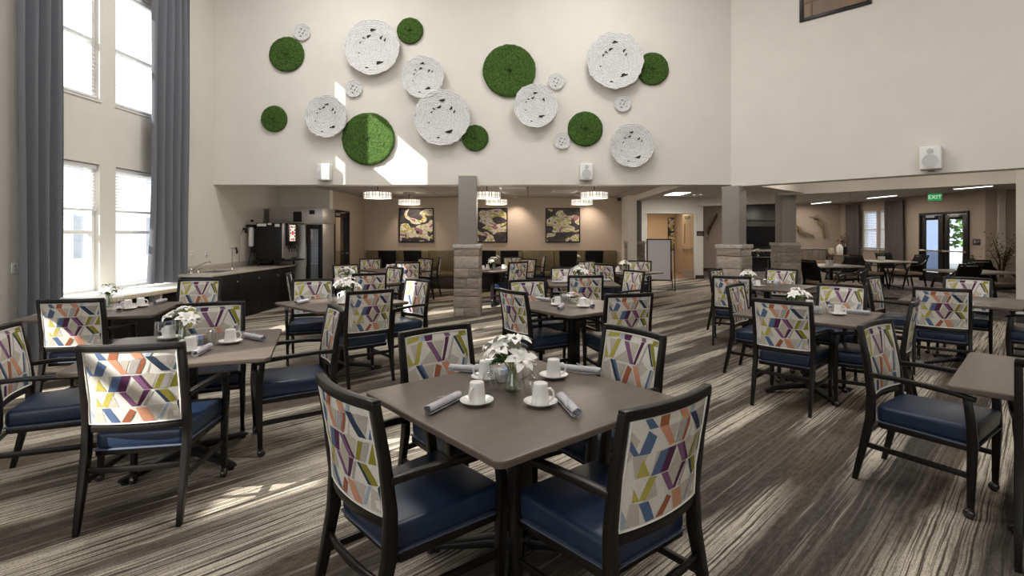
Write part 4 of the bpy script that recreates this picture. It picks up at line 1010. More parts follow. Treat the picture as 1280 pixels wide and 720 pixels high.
# outlets and switches on the window wall
def plate(Y, z, lab, X=XL):
    root = empty('wall_outlet', (X,Y,z)); tag(root, lab, 'outlet', 'white wall plates')
    b = MB(); b.b2(0,.008,-.038,.038,-.06,.06); b.build('cover_plate', 'vinyl_white', root, bevel=.003)
    b = MB(); b.b2(.008,.011,-.017,.017,.008,.040); b.b2(.008,.011,-.017,.017,-.040,-.008); b.build('socket', 'speaker_grille', root, bevel=.002)
plate(6.06,1.13,'white wall plate left of the left curtain'); plate(9.25,1.17,'white wall plate right beside the right curtain'); plate(9.66,1.16,'white wall plate over the sink counter')

# ================================================================== drinks counter
XF = -5.16
ct = empty('drinks_counter', (XL+.003,10.1,0)); tag(ct, 'black drinks counter with beige stone top along the window wall', 'counter')
b = MB(); b.b2(.0,.74,-1.5,1.55,.02,.82); b.build('cabinet', 'cabinet_black', ct, bevel=.004)
b = MB(); z0, z1 = .82, .86; b.b2(0,.10,-1.54,1.6,z0,z1); b.b2(.58,.78,-1.54,1.6,z0,z1); b.b2(.10,.58,-1.54,-1.05,z0,z1); b.b2(.10,.58,-.40,1.6,z0,z1); b.build('countertop', 'granite', ct, bevel=.004)
b = MB(); b.b2(0,.02,-1.54,1.6,.86,.96); b.build('backsplash', 'granite', ct, bevel=.003)
b = MB(); b.b2(.10,.58,-1.05,-.40,.62,.63); b.b2(.10,.11,-1.05,-.40,.63,.855); b.b2(.57,.58,-1.05,-.40,.63,.855); b.b2(.11,.57,-1.05,-1.04,.63,.855); b.b2(.11,.57,-.41,-.40,.63,.855); b.build('sink_basin', 'steel', ct)
for k, (a,c) in enumerate([(-1.48,-.72),(-.71,.03),(.04,.78),(.79,1.53)]):
    d = MB(); d.b2(.74,.758,a,c,.10,.80); do = d.build('cabinet_door', 'cabinet_black', ct, bevel=.003)
    h = MB(); h.lathe([(.012,0),(.014,.02),(.001,.024)], 12, mtx=Matrix.Translation((.758,c-.06,.68)) @ Matrix.Rotation(R(90),4,'Y')); h.build('knob', 'steel', do)
# sink tap with side levers
tp = empty('sink_tap', (-5.74,9.0,.86)); tag(tp, 'chrome sink tap at the near end of the counter', 'tap')
b = MB(); b.path([(0,0,0),(0,0,.07),(.05,.06,.13),(.17,.17,.19)], .013, n=10); b.path([(.17,.17,.19),(.185,.185,.165)], .014, n=10); b.build('spout', 'chrome', tp)
for s in (-1,1):
    b = MB(); b.lathe([(.026,0),(.02,.03),(.016,.05)], 12, (0,s*.10,0)); b.path([(0,s*.10,.05),(.05,s*.14,.075)], .008, n=8); b.build('lever', 'chrome', tp)
tp = empty('drinks_tap', (-5.62,9.95,.86)); tag(tp, 'tall chrome filler tap standing on the counter', 'tap')
b = MB(); b.lathe([(.03,0),(.022,.02),(.014,.03)], 14); b.path([(0,0,.03),(0,0,.40)], .011, n=10); b.path([(-.04,0,.40),(.08,0,.40)], .014, n=10); b.build('stand', 'chrome', tp)
b = MB(); b.path([(.07,0,.41),(.10,0,.33),(.085,0,.30)], .020, n=10); b.build('nozzle', 'black_plastic', tp)
# water filter on the wall
wf = empty('water_filter', (XL+.03,11.02,1.2)); tag(wf, 'white water filter with black valves on the wall above the counter', 'filter')
b = MB(); b.lathe([(.001,.0),(.04,.005),(.055,.03),(.055,.38),(.04,.41),(.001,.415)], 18, (.09,0,.06)); b.build('cartridge', 'porcelain', wf)
b = MB(); b.box((.09,0,.50), (.15,.13,.05)); b.path([(.0,-.14,.43),(.05,-.14,.43),(.05,-.14,.35)], .03, n=8); b.lathe([(.03,0),(.03,.05)], 10, (.09,.03,.58)); b.path([(.09,.06,.5),(.16,.10,.44)], .014, n=8); b.path([(.12,.09,.46),(.14,.09,.10)], .011, n=8); b.build('valve_head', 'black_plastic', wf)
b = MB(); b.path([(.09,0,.06),(.11,-.03,-.03),(.16,-.22,-.20),(.17,-.26,-.30)], .009, n=8); b.path([(.11,-.02,-.04),(.14,.14,-.06),(.16,.20,-.15),(.13,.13,-.26),(.22,.02,-.31),(.30,.16,-.315),(.42,.28,-.32)], .011, n=8); b.path([(.02,-.14,.44),(.02,-.30,.30),(.02,-.34,-.10),(.03,-.34,-.25)], .004, n=6); b.build('hose', 'black_plastic', wf)
# drinks dispenser
dd = empty('drinks_dispenser', (-5.40,11.27,.86)); tag(dd, 'black drinks dispenser with a lit menu panel on the counter', 'dispenser')
b = MB(); b.b2(-.28,.26,-.34,.36,.13,.90); b.build('cabinet', 'black_plastic', dd, bevel=.008)
b = MB(); b.b2(.26,.28,-.33,-.20,.16,.89); b.b2(.26,.28,.10,.35,.16,.89); b.b2(.26,.27,-.20,.10,.13,.89); b.build('front_panel', 'steel', dd, bevel=.003)
b = MB(); b.b2(.27,.33,-.20,.24,.42,.90); b.build('menu_housing', 'black_plastic', dd, bevel=.006)
b = MB(); b.b2(.33,.334,-.12,.14,.52,.86); b.build('menu_panel', 'lamp_glow', dd)
mat('menu_red', (.75,.05,.05), .4, emit=1); mat('menu_gold', (.55,.36,.10), .4, emit=.8); mat('menu_dark', (.05,.03,.06), .4)
b = MB(); rnd = random.Random(3)
for i in range(4):
    for j in range(5):
        if 1 <= i <= 2 and 1 <= j <= 3: continue
        b.b2(.334,.336,-.115+i*.065,-.115+i*.065+.05,.53+j*.066,.53+j*.066+.05, rnd.choice([0,1,2,2]))
b.lathe([(.001,.002),(.055,.002),(.055,0)], 18, mtx=Matrix.Translation((.334,.01,.69)) @ Matrix.Rotation(R(90),4,'Y'), mi=0)
b.build('menu_pictures', ['menu_red','menu_gold','menu_dark'], dd)
for k in range(4):
    b = MB(); b.lathe([(.016,.0),(.018,.05),(.012,.07)], 10, (.31,-.14+k*.11,.35)); b.b2(.325,.335,-.15+k*.11,-.13+k*.11,.28,.36); b.build('nozzle', 'black_plastic', dd)
b = MB(); b.b2(.24,.44,-.30,.34,.10,.13); b.build('drip_tray', 'black_plastic', dd, bevel=.004)
for x in (-.24,.22):
    for y in (-.30,.32):
        b = MB(); b.lathe([(.022,0),(.018,.02),(.018,.13)], 10, (x,y,0)); b.build('leg', 'black_plastic', dd)
b = MB(); b.b2(-.25,-.06,-.345,-.34,.83,.885); b.b2(-.03,.05,-.345,-.34,.86,.895); b.b2(.12,.22,-.345,-.34,.82,.88); b.build('sticker', 'packet_white', dd)
# drinks fridge
fg = empty('drinks_fridge', (-5.19,12.10,0)); tag(fg, 'tall steel drinks fridge with one glass door in the alcove', 'fridge')
b = MB(); b.b2(-.58,.58,-.32,.36,.08,1.76); b.build('cabinet', 'steel', fg, bevel=.006)
b = MB(); b.b2(-.60,.60,-.38,.36,1.76,2.11); b.build('header', 'steel', fg, bevel=.008)
b = MB(); b.b2(-.06,.13,-.386,-.38,1.80,2.03); b.b2(.30,.42,-.386,-.38,1.97,2.06); b.build('header_sign', 'black_plastic', fg)
b = MB(); b.b2(-.56,.20,-.36,-.32,.10,1.74); b.build('steel_door', 'steel', fg, bevel=.006)
gd = MB(); gd.b2(.22,.31,-.36,-.32,.10,1.74); gd.b2(.49,.58,-.36,-.32,.10,1.74); gd.b2(.31,.49,-.36,-.32,.10,.22); gd.b2(.31,.49,-.36,-.32,1.64,1.74); g = gd.build('glass_door', 'black_plastic', fg, bevel=.004)
b = MB(); b.b2(.31,.49,-.35,-.345,.22,1.64); b.build('pane', 'door_glass', g, smooth=False)
b = MB(); b.path([(.235,-.40,.8),(.235,-.40,1.3)], .010, n=8); b.build('handle', 'steel', g)
b = MB()
for z in (.5,.85,1.2): b.b2(.31,.49,-.335,-.322,z,z+.02)
b.build('shelves', 'speaker_white', g)
for x in (-.5,.5):
    b = MB(); b.b2(x-.03,x+.03,-.3,.3,0,.08); b.build('foot', 'black_plastic', fg)

# ================================================================== back dining room
def painting(px, m, label):
    v = wd(px, 281.5, 15.2); s = .94; root = empty('painting', (v.x,15.2,v.z)); tag(root, label, 'painting', 'abstract paintings on the tan wall')
    b = MB(); b.b2(-s/2,s/2,-.035,-.005,-s/2,s/2); b.build('canvas', m, root, smooth=False)
    t = .03; f = MB(); f.b2(-s/2-t,-s/2,-.05,0,-s/2-t,s/2+t); f.b2(s/2,s/2+t,-.05,0,-s/2-t,s/2+t); f.b2(-s/2,s/2,-.05,0,-s/2-t,-s/2); f.b2(-s/2,s/2,-.05,0,s/2,s/2+t); f.build('picture_frame', 'espresso', root, bevel=.004)
painting(520.7,'abstract_plum','black framed abstract painting farthest left on the tan wall'); painting(613,'abstract_olive','black framed abstract painting right behind the stone column'); painting(703.5,'abstract_white','black framed abstract painting farthest right on the tan wall')
bq = empty('banquette', (-1.05,15.2,0)); tag(bq, 'long olive upholstered banquette against the tan wall', 'bench')
n = 8; W = 7.2
for k in range(n):
    x0 = -W/2+W*k/n
    b = MB(); b.b2(x0+.004,x0+W/n-.004,-.16,-.02,.44,1.06); b.build('back_cushion', 'olive_vinyl', bq, bevel=.025, seg=3)
    b = MB(); b.b2(x0+.004,x0+W/n-.004,-.64,-.15,.34,.47); b.build('seat_cushion', 'olive_vinyl', bq, bevel=.03, seg=3)
b = MB(); b.b2(-W/2,W/2,-.60,-.02,.0,.34); b.build('base', 'base_dark', bq, bevel=.004)
# plain black high back chairs before the banquette
def make_black_chair():
    root = empty('side_chair'); tag(root, 'chair', 'chair', 'black high back chairs at the banquette')
    b = MB(); b.b2(-.23,.23,-.22,.24,.43,.50); b.build('seat', 'cabinet_black', root, bevel=.025, seg=3)
    b = MB(); rs = []
    for z, y, w in ((.52,-.215,.21),(.75,-.235,.225),(1.0,-.275,.235),(1.10,-.295,.235)): rs.append([(-w,y-.03,z),(w,y-.03,z),(w,y+.03,z),(-w,y+.03,z)])
    b.rings(rs); b.build('backrest', 'cabinet_black', root, bevel=.018, seg=3)
    for x in (-.20,.20):
        for y, yb in ((-.20,-.26),(.21,.21)):
            b = MB(); b.path([(x,y,.44),(x,yb,0)], [.04,.028], [.04,.028], up=Vector((0,1,0))); b.build('leg', 'espresso', root, bevel=.003)
    b = MB(); b.b2(-.21,.21,-.20,.22,.39,.44); b.build('seat_frame', 'espresso', root, bevel=.003)
    return root
BC = make_black_chair()
for px, l in ((485,'leftmost, under the left painting'),(516.5,'second from the left, under the left painting'),(609,'right behind the stone column'),(637,'second right of the stone column'),(710,'under the right painting'),(742.5,'rightmost along the banquette')):
    v = wd(px, 312.5, 13.75); place(BC, (v.x, 13.95, 0), 0, 'plain black high back chair facing the banquette, '+l)
# narrow tables before the banquette
TB = make_table(.80, 'banquette_table', grp='tables along the banquette')
for px, l in ((500,'left of the stone column, under the left painting'),(622,'right behind the stone column'),(726,'under the right painting')):
    v = wd(px, 320, 14.2); place(TB, (v.x, 14.2 if False else 14.25, 0), 0, 'small dark table along the banquette, '+l)
for i, (px, l) in enumerate(((524,'left'),(618,'middle'),(720,'right'))):
    v = wd(px, 320, 14.1); place(VASE2, (v.x, 14.15, .76), i, 'vase of white flowers on the %s banquette table' % l)
o = chair_at('f','f', P=(-2.22,13.15), face=190); o['label'] = 'geometric armchair seen from the side, before the banquette left of the stone column'
o = chair_at('g','f', P=(.44,13.85), face=186); o['label'] = 'geometric armchair seen from the side, before the banquette under the right painting'
# pendants
def make_pendant():
    root = empty('pendant_lamp'); tag(root, 'lamp', 'lamp', 'round ring pendants of the back room')
    b = MB(); b.lathe([(.275,-.055),(.275,.055),(.262,.055),(.262,-.055)], 40, cap=False); b.rings([[ (r*math.cos(2*math.pi*j/40), r*math.sin(2*math.pi*j/40), -.05) for j in range(40)] for r in (.262,.001)], cap=False); b.build('lamp_shade', 'lamp_glow', root, ang=50)
    b = MB()
    for z in (-.058,.0,.058): b.lathe([(.277,z-.005),(.282,z-.005),(.282,z+.005),(.277,z+.005)], 40, cap=False)
    for k in range(26):
        a = 2*math.pi*k/26+.05*(k % 2); b.box((.279*math.cos(a),.279*math.sin(a),0), (.006,.013,.112), rz=a)
    b.build('lattice', 'lamp_metal', root)
    b = MB(); b.path([(0,0,.03),(0,0,.24)], .012, n=8); b.path([(-.27,0,.03),(.27,0,.03)], .012,.01); b.path([(0,-.27,.03),(0,.27,.03)], .012,.01); b.build('rod', 'sign_dark', root)
    b = MB(); b.lathe([(.001,.24),(.16,.24),(.16,.215),(.001,.212)], 24, cap=False); b.build('canopy', 'sign_dark', root)
    return root
PD = make_pendant()
for k, (X, lab) in enumerate(((-3.04,'left'),(-.83,'middle'),(1.34,'right'))):
    for Y, z, dl in ((10.6,2.31,'nearer'),(13.3,2.34,'farther')):
        place(PD, (X+(.03 if dl == 'farther' else 0),Y,z), .3*k, 'glowing round ring pendant, the %s one of the %s pair' % (dl, lab))
        ld = bpy.data.lights.new('pendant_light', 'POINT'); ld.energy = 26; ld.color = (1,.86,.70); ld.shadow_soft_size = .2
        lo = bpy.data.objects.new('pendant_light', ld); C.objects.link(lo); lo.location = (X,Y,z-.16)
# wall washers over the paintings
for X in (-3.3,-.35,1.75):
    root = empty('ceiling_spotlight', (X,14.72,2.58)); tag(root, 'small ceiling spotlight above the %s' % {-3.3:'left painting',-.35:'middle painting',1.75:'right end of the tan wall'}[X], 'spotlight', 'ceiling spotlights of the back room')
    b = MB(); b.lathe([(.06,0),(.07,-.004),(.07,-.012),(.05,-.014),(.045,-.004)], 20, cap=False); b.build('trim_ring', 'white_trim', root)
    b = MB(); b.lathe([(.001,-.005),(.045,-.005)], 16, cap=False); b.build('lens', 'lamp_glow', root)
    ld = bpy.data.lights.new('spot', 'SPOT'); ld.energy = 75; ld.color = (1,.84,.70); ld.spot_size = R(95); ld.spot_blend = .8; ld.shadow_soft_size = .05
    lo = bpy.data.objects.new('spot', ld); C.objects.link(lo); lo.location = (X,14.72,2.55); lo.rotation_euler = (R(22),0,0)
def ceiling_item(name, loc, label, cat, grp):
    root = empty(name, loc); tag(root, label, cat, grp)
    b = MB(); b.b2(-.3,.3,-.3,.3,-.012,0); b.build('vent_frame', 'white_trim', root, bevel=.004)
    b = MB(); [b.b2(-.25,.25,-.25+k*.1,-.20+k*.1,-.02,-.012) for k in range(5)]; b.build('louvres', 'speaker_grille', root)
ceiling_item('ceiling_vent', (-.35,12.0,2.58), 'pale square air vent in the tiled ceiling right of the stone column', 'vent', 'ceiling vents'); ceiling_item('ceiling_vent', (.9,12.8,2.58), 'pale square air vent in the tiled ceiling near the right pendants', 'vent', 'ceiling vents')
cm = empty('dome_camera', (2.62,15.1,2.5)); tag(cm, 'small black dome camera at the corner of the tan wall', 'camera')
b = MB(); b.lathe([(.05,.08),(.05,.03),(.04,.0),(.02,-.02),(.001,-.025)], 16); b.build('dome', 'black_plastic', cm)

# easel with a blank white board
ea = empty('easel', (0,0,0)); v = wp(828,364,0); ea.location = (v.x, v.y, 0); ea.rotation_euler = (0,0,R(-12)); tag(ea, 'black easel holding a blank white board', 'easel')
b = MB(); b.path([(-.33,-.02,0),(-.30,.10,1.28)], .022, .022, up=Vector((0,1,0))); b.build('leg', 'black_metal', ea); b = MB(); b.path([(.33,-.02,0),(.30,.10,1.28)], .022, .022, up=Vector((0,1,0))); b.build('leg', 'black_metal', ea)
b = MB(); b.path([(.30,.62,0),(.20,.10,1.20)], .022, .022, up=Vector((0,1,0))); b.build('leg', 'black_metal', ea); b = MB(); b.path([(-.33,-.02,.05),(.33,-.02,.05)], .02, .02); b.path([(.33,-.02,.05),(.30,.62,.03)], .016,.016); b.build('brace', 'black_metal', ea)
tl = R(-6)
wb2 = empty('presentation_board', (v.x-.10, v.y-.05, .30), R(-12)); tag(wb2, 'blank white presentation board in a black frame on the easel', 'board')
mt = Matrix.Rotation(tl,4,'X')
b = MB(); b.box((0,0,.545), (.60,.02,1.07), mtx=mt); b.build('panel', 'board_white', wb2, smooth=False)
b = MB(); t = .035
b.box((-.31,0,.545), (t,.03,1.12), mtx=mt); b.box((.31,0,.545), (t,.03,1.12), mtx=mt); b.box((0,0,1.09), (.62,.03,t), mtx=mt); b.box((0,0,.0), (.62,.05,t), mtx=mt); b.build('board_frame', 'black_metal', wb2, bevel=.004)

# hallway details
ar = empty('corridor_artwork', (4.94+.0,21.3,1.5)); v = wd(841.5,290,21.3); ar.location = (v.x,21.3,v.z); tag(ar, 'tall dark flower artwork on the corridor wall', 'painting')
b = MB(); [b.b2(-.20,.20,-.03,0,z,z+.36) for z in (-.56,-.18,.20)]; b.build('canvas', 'abstract_flower', ar, bevel=.004)
b = MB(); b.b2(-.22,.22,-.015,-.0,-.58,.58); b.build('backing', 'black_plastic', ar)
hr = empty('handrail', (5.2,21.3,.86)); tag(hr, 'wooden handrail along the corridor wall', 'handrail')
b = MB(); b.b2(-1.8,1.8,-.09,-.03,.0,.14); b.build('rail', 'stone_c', hr, bevel=.01); b = MB(); [b.b2(x,x+.05,-.03,0,.03,.11) for x in (-1.5,-.5,.5,1.5)]; b.build('bracket', 'sign_grey', hr)
b = MB(); b.b2(-1.8,1.8,-.10,-.02,.14,.17); b.build('cap', 'honey_door', hr, bevel=.004)
dk = struct(empty('door_4', (3.95,21.25,0)), 'dark doorway at the end of the corridor', 'door')
b = MB(); b.b2(-.55,.45,-.02,.04,0,2.3); b.build('door_leaf', 'fire_black', dk); b = MB(); b.path([(.36,-.06,1.0),(.36,-.06,1.15)], .012, n=8); b.build('door_handle', 'steel', dk)
def sign(name, loc, rz, w, h, lab, bars):
    root = empty(name, loc, rz); tag(root, lab, 'sign', None)
    b = MB(); b.b2(-w/2,w/2,-.012,0,-h/2,h/2); b.build('sign_plate', 'sign_dark', root, bevel=.003)
    b = MB(); [b.b2(x0*w,x1*w,-.014,-.012,z0*h,z1*h) for x0,x1,z0,z1 in bars]; b.build('markings', 'sign_grey', root)
sign('door_sign', (5.92,17.99,1.55), 0, .26, .16, 'small dark sign beside the hallway door', [(-.35,.35,-.05,.02),(-.35,.2,-.25,-.18)])
sign('door_sign', (XR-.005,14.0+1.05,1.22), R(90), .26, .18, 'small dark sign beside the exit doors', [(-.3,-.1,-.2,.25),(.05,.3,-.05,.05)])
bpy.data.objects['door_sign.001'].location = (XR-.002,15.18,1.30); bpy.data.objects['door_sign.001'].rotation_euler = (0,0,R(-90))
# exit sign over the lounge doors
ex = empty('exit_sign', (12.50,16.1,2.66)); tag(ex, 'green lit exit sign hanging above the double doors', 'sign')
ex.rotation_euler = (0,0,R(-38))
b = MB(); b.b2(-.19,.19,-.025,.025,-.13,.13); b.build('housing', 'sign_grey', ex, bevel=.006); b = MB(); b.b2(-.17,.17,-.029,-.025,-.11,.11); b.build('face', 'exit_green', ex)
b = MB(); b.path([(0,0,.13),(0,0,.24)], .02, n=8); b.build('stem', 'sign_grey', ex)
cu = bpy.data.curves.new('lettering', 'FONT'); cu.body = 'EXIT'; cu.size = .16; cu.align_x = 'CENTER'; cu.align_y = 'CENTER'; cu.extrude = .001; cu.materials.append(M['exit_letter'])
lt0 = bpy.data.objects.new('lettering_curve', cu); C.objects.link(lt0); bpy.context.view_layer.update()
me = bpy.data.meshes.new_from_object(lt0.evaluated_get(bpy.context.evaluated_depsgraph_get())); bpy.data.objects.remove(lt0)
lt = bpy.data.objects.new('lettering', me); C.objects.link(lt); lt.parent = ex; lt.location = (0,-.031,0); lt.rotation_euler = (R(90),0,0)

# ================================================================== lounge
def bronze_branch(loc, rz, pts, label, seed, n=32, L=.20):
    rnd = random.Random(seed); root = empty('wall_branch', loc, rz); tag(root, label, 'wall art', 'metal leaf branches on the lounge wall')
    b = MB(); P = [Vector(p) for p in pts]; b.path(P, [.014]*(len(P)-1)+[.005], n=6); b.build('branch', 'dry_leaf', root)
    lb = MB()
    for k in range(n):
        t = .15+.85*k/n; q = t*(len(P)-1); i = min(int(q), len(P)-2); c = P[i].lerp(P[i+1], q-i); d = (P[i+1]-P[i]).normalized()
        s = 1 if k % 2 else -1; dv = Vector((d.x*.7-s*d.z*.75, -rnd.uniform(.1,.4), d.z*.7+s*d.x*.75)); leaf_mesh(lb, c, dv, L*rnd.uniform(.8,1.2), .028, .15)
    lb.build('leaves', 'dry_leaf', root)
v = wd(888,286,21.75); bronze_branch((v.x,21.75,v.z), 0, [(-.15,-.05,-.5),(-.05,-.06,-.1),(.1,-.06,.2),(.28,-.05,.5)], 'bronze leaf branch on the wall left of the corner column', 1)
v = wd(1004,288,21.75); bronze_branch((v.x,21.75,v.z), 0, [(-.35,-.05,.3),(-.2,-.06,.05),(.05,-.06,-.1),(.4,-.05,-.2)], 'bronze leaf branch lower on the wall right of the second column', 2)
v = wd(1024,282,21.75); bronze_branch((v.x,21.75,v.z), 0, [(-.45,-.05,.36),(-.1,-.06,.30),(.15,-.06,.02),(.25,-.05,-.5)], 'bronze leaf branch drooping on the wall left of the lounge curtains', 3)
# media wall with screen
mw = empty('media_wall', (10.0,21.8,0)); v = wd(951,293,21.7); mw.location = (v.x,21.8,0); tag(mw, 'dark fireplace surround with shelves between the two columns', 'fireplace')
b = MB(); b.b2(-.85,.85,-.30,-.02,0,2.75); b.build('surround', 'fire_black', mw, bevel=.006)
b = MB(); b.b2(-.82,.82,-.42,-.30,.82,.90); b.build('mantel', 'light_top', mw, bevel=.006); b = MB(); b.b2(-.45,.45,-.312,-.30,.12,.68); b.build('firebox', 'screen', mw)
b = MB(); b.b2(-.80,.80,-.32,-.30,2.05,2.10); b.build('trim', 'espresso', mw)
tv = empty('television', (v.x,21.48,1.45)); tag(tv, 'black flat television on the dark media wall', 'television')
b = MB(); b.b2(-.68,.68,-.05,.0,-.42,.42); b.build('bezel', 'black_plastic', tv, bevel=.006); b = MB(); b.b2(-.655,.655,-.054,-.05,-.395,.395); b.build('screen', 'screen', tv, smooth=False)
b = MB(); b.b2(-.14,.14,0,.02,-.14,.14); b.build('mount', 'black_metal', tv)
# console between the columns, with flowers
def console(loc, rz, w, d, h, label, top='espresso'):
    root = empty('console_table', loc, rz); tag(root, label, 'table', None)
    b = MB(); b.b2(-w/2,w/2,-d/2,d/2,h-.04,h); b.build('tabletop', top, root, bevel=.004)
    for x in (-1,1):
        for y in (-1,1): b = MB(); b.box((x*(w/2-.03),y*(d/2-.03),(h-.04)/2), (.04,.04,h-.04)); b.build('leg', 'espresso', root, bevel=.003)
    b = MB(); b.b2(-w/2+.04,w/2-.04,-d/2+.03,d/2-.03,.20,.23); b.build('shelf', 'espresso', root, bevel=.003)
    return root
v = wd(946,321,13.6); console((v.x,13.6,0), 0, .85, .42, .93, 'dark console table between the two columns')
place(VASE2, (v.x+.03,13.6,.93), 1.2, 'vase of pale flowers on the console between the columns', scale=.9)
# striped settee and sideboard at the far wall
st = empty('settee', (12.0,21.2,0)); v = wd(1019,320,21.0); st.location = (v.x,21.3,0); tag(st, 'settee with striped back against the lounge wall', 'sofa')
b = MB(); b.b2(-1.0,.75,.12,.3,.4,.92); b.build('backrest', 'stripe_cloth', st, bevel=.03, seg=3); b = MB(); b.b2(-1.0,.75,-.35,.14,.28,.46); b.build('seat', 'tan_vinyl', st, bevel=.03, seg=3); b = MB(); b.b2(-1.0,.75,.10,.32,.92,.96); b.build('top_rail', 'light_top', st, bevel=.004)
for x in (-.92,.67):
    for y in (-.28,.24): b = MB(); b.box((x,y,.14), (.05,.05,.28)); b.build('leg', 'espresso', st)
v = wd(1048,322,20.3); sb = console((v.x,20.3,0), R(0), .75, .4, .72, 'brown sideboard left of the lounge curtains', 'brown_wood')
cd = empty('candle_lantern', (v.x-.28,20.3,.72)); tag(cd, 'beige candle lantern on the sideboard', 'lantern')
b = MB(); b.lathe([(.001,0),(.10,0),(.10,.26),(.085,.27),(.001,.27)], 18, cap=False); b.build('candle', 'candle', cd); b = MB(); b.lathe([(.11,0),(.11,.02)], 18); b.build('base', 'sign_dark', cd)
bt = empty('white_lantern', (v.x+.02,20.25,.72)); tag(bt, 'white house shaped lantern on the sideboard', 'lantern')
b = MB(); b.b2(-.085,.085,-.085,.085,0,.30); b.rings([[(-.09,-.09,.30),(.09,-.09,.30),(.09,.09,.30),(-.09,.09,.30)],[(-.02,-.02,.42),(.02,-.02,.42),(.02,.02,.42),(-.02,.02,.42)]]); b.build('body', 'petal', bt, bevel=.004); b = MB(); b.path([(-.03,0,.42),(0,0,.47),(.03,0,.42)], .005, n=6); b.build('handle', 'black_metal', bt)
def plant(name, loc, h, spread, pot, ph, pr, seed, label, nl=130, leaf='leaf', L=.11, grp=None, square=False):
    rnd = random.Random(seed); root = empty(name, loc); tag(root, label, 'plant', grp)
    b = MB()
    if square: b.rings([[(-pr*.8,-pr*.8,0),(pr*.8,-pr*.8,0),(pr*.8,pr*.8,0),(-pr*.8,pr*.8,0)],[(-pr,-pr,ph),(pr,-pr,ph),(pr,pr,ph),(-pr,pr,ph)]])
    else: b.lathe([(.001,0),(pr*.72,0),(pr*.95,ph*.5),(pr,ph*.92),(pr*1.02,ph),(pr*.9,ph),(pr*.88,ph*.9),(.001,ph*.9)], 24, cap=False)
    b.build('pot', pot, root, bevel=.004 if square else 0)
    st = MB(); lf = MB(); ns = min(8, max(3, nl//22))
    for k in range(ns):
        a = 6.283*k/ns+rnd.uniform(-.4,.4); top = Vector((spread*math.cos(a)*rnd.uniform(.3,1), spread*math.sin(a)*rnd.uniform(.3,1), h*rnd.uniform(.65,1)))
        P = [Vector((.02*math.cos(a),.02*math.sin(a),ph*.85)), Vector((top.x*.25,top.y*.25,ph+(top.z-ph)*.45)), Vector((top.x*.7,top.y*.7,ph+(top.z-ph)*.78)), top]
        st.path(P, [.012*h+.002,.009*h+.002,.006*h,.003], n=6)
        for q in range(nl//ns):
            t = rnd.uniform(.8,3); i = min(int(t),2); c = P[i].lerp(P[i+1], t-i)+Vector((rnd.gauss(0,1),rnd.gauss(0,1),rnd.gauss(0,1)))*spread*.17; aa = rnd.uniform(0,6.28); leaf_mesh(lf, c, (math.cos(aa),math.sin(aa),rnd.uniform(-.3,.8)), L*rnd.uniform(.7,1.2), L*.28)
    st.build('stems', 'ext_trunk', root); lf.build('leaves', leaf, root); return root
v = wd(1050,318,20.35); plant('potted_plant', (v.x+.18,20.4,.72), .78, .28, 'black_plastic', .32, .13, 4, 'leafy plant in a black pot on the sideboard', leaf='dry_leaf', nl=90, L=.12)
v = wp(1252,365,0); plant('potted_ficus', (v.x,v.y,0), 1.62, .55, 'terracotta', .40, .24, 6, 'tall ficus in a grey pot at the right of the exit doors', nl=420, leaf='ficus_leaf', L=.085)
# lounge tables and chairs
LT = make_table(1.2, 'lounge_table', 'light_top', 'light_top', grp='pale topped lounge tables')
lts = [('a',(7.5,13.0),8,'behind the second column'),('b',(10.2,15.1),5,'in front of the lounge curtains'),('c',(9.25,10.9),2,'in front of the exit doors')]
for k, c, r, l in lts: place(LT, (*c,0), R(r), 'pale topped lounge table '+l)
def make_lounge_chair():
    root = empty('lounge_chair'); tag(root, 'chair', 'chair', 'dark woven back lounge chairs')
    b = MB(); b.b2(-.25,.25,-.24,.26,.40,.48); b.build('seat', 'tan_vinyl', root, bevel=.03, seg=3)
    b = MB(); rs = []
    for z, y in ((.50,-.25),(.65,-.28),(.80,-.335),(.90,-.38)): rs.append([(-.21,y-.008,z),(.21,y-.008,z),(.21,y+.008,z),(-.21,y+.008,z)])
    b.rings(rs); b.build('backrest', 'woven_black', root, bevel=.003)
    for q in (-1,1):
        b = MB(); b.path([(q*.24,-.34,0),(q*.24,-.25,.44),(q*.235,-.29,.68),(q*.23,-.40,.94)], [.028,.038,.034,.03], [.03,.045,.036,.03], up=Vector((0,1,0))); b.build('leg', 'espresso', root, bevel=.003)
        b = MB(); b.path([(q*.26,.36,0),(q*.265,.26,.40),(q*.265,.19,.62),(q*.265,.10,.665)], [.026,.036,.036,.034], [.026,.036,.032,.028], up=Vector((0,1,0))); b.build('leg', 'espresso', root, bevel=.003)
        b = MB(); b.path([(q*.265,.14,.662),(q*.262,-.05,.665),(q*.25,-.20,.70),(q*.237,-.33,.80)], .036, .026); b.build('armrest', 'espresso', root, bevel=.004)
    b = MB(); b.path([(-.245,-.395,.93),(0,-.415,.93),(.245,-.395,.93)], .03, .04); b.build('top_rail', 'espresso', root, bevel=.004)
    b = MB(); b.path([(-.235,-.25,.50),(.235,-.25,.50)], .024, .03); b.build('lower_rail', 'espresso', root, bevel=.004)
    b = MB(); b.b2(-.25,.25,-.24,.25,.345,.40); b.build('seat_frame', 'espresso', root, bevel=.004)
    return root
LC = make_lounge_chair()
def lchair(px, py, face, label, Y=None):
    v = wp(px, py, .955) if Y is None else wd(px, 318, Y); a = R(face)
    place(LC, (v.x+.39*math.cos(a), v.y+.39*math.sin(a), 0), a-math.pi/2, 'dark woven lounge chair '+label)
lchair(1009,318.5, 15, 'left of the table behind the second column', Y=11.8)
lchair(1067,317.5, 200, 'right of the table behind the second column', Y=13.6)
lchair(1087,321.5, 155, 'standing turned aside in front of the curtained window', Y=11.0)
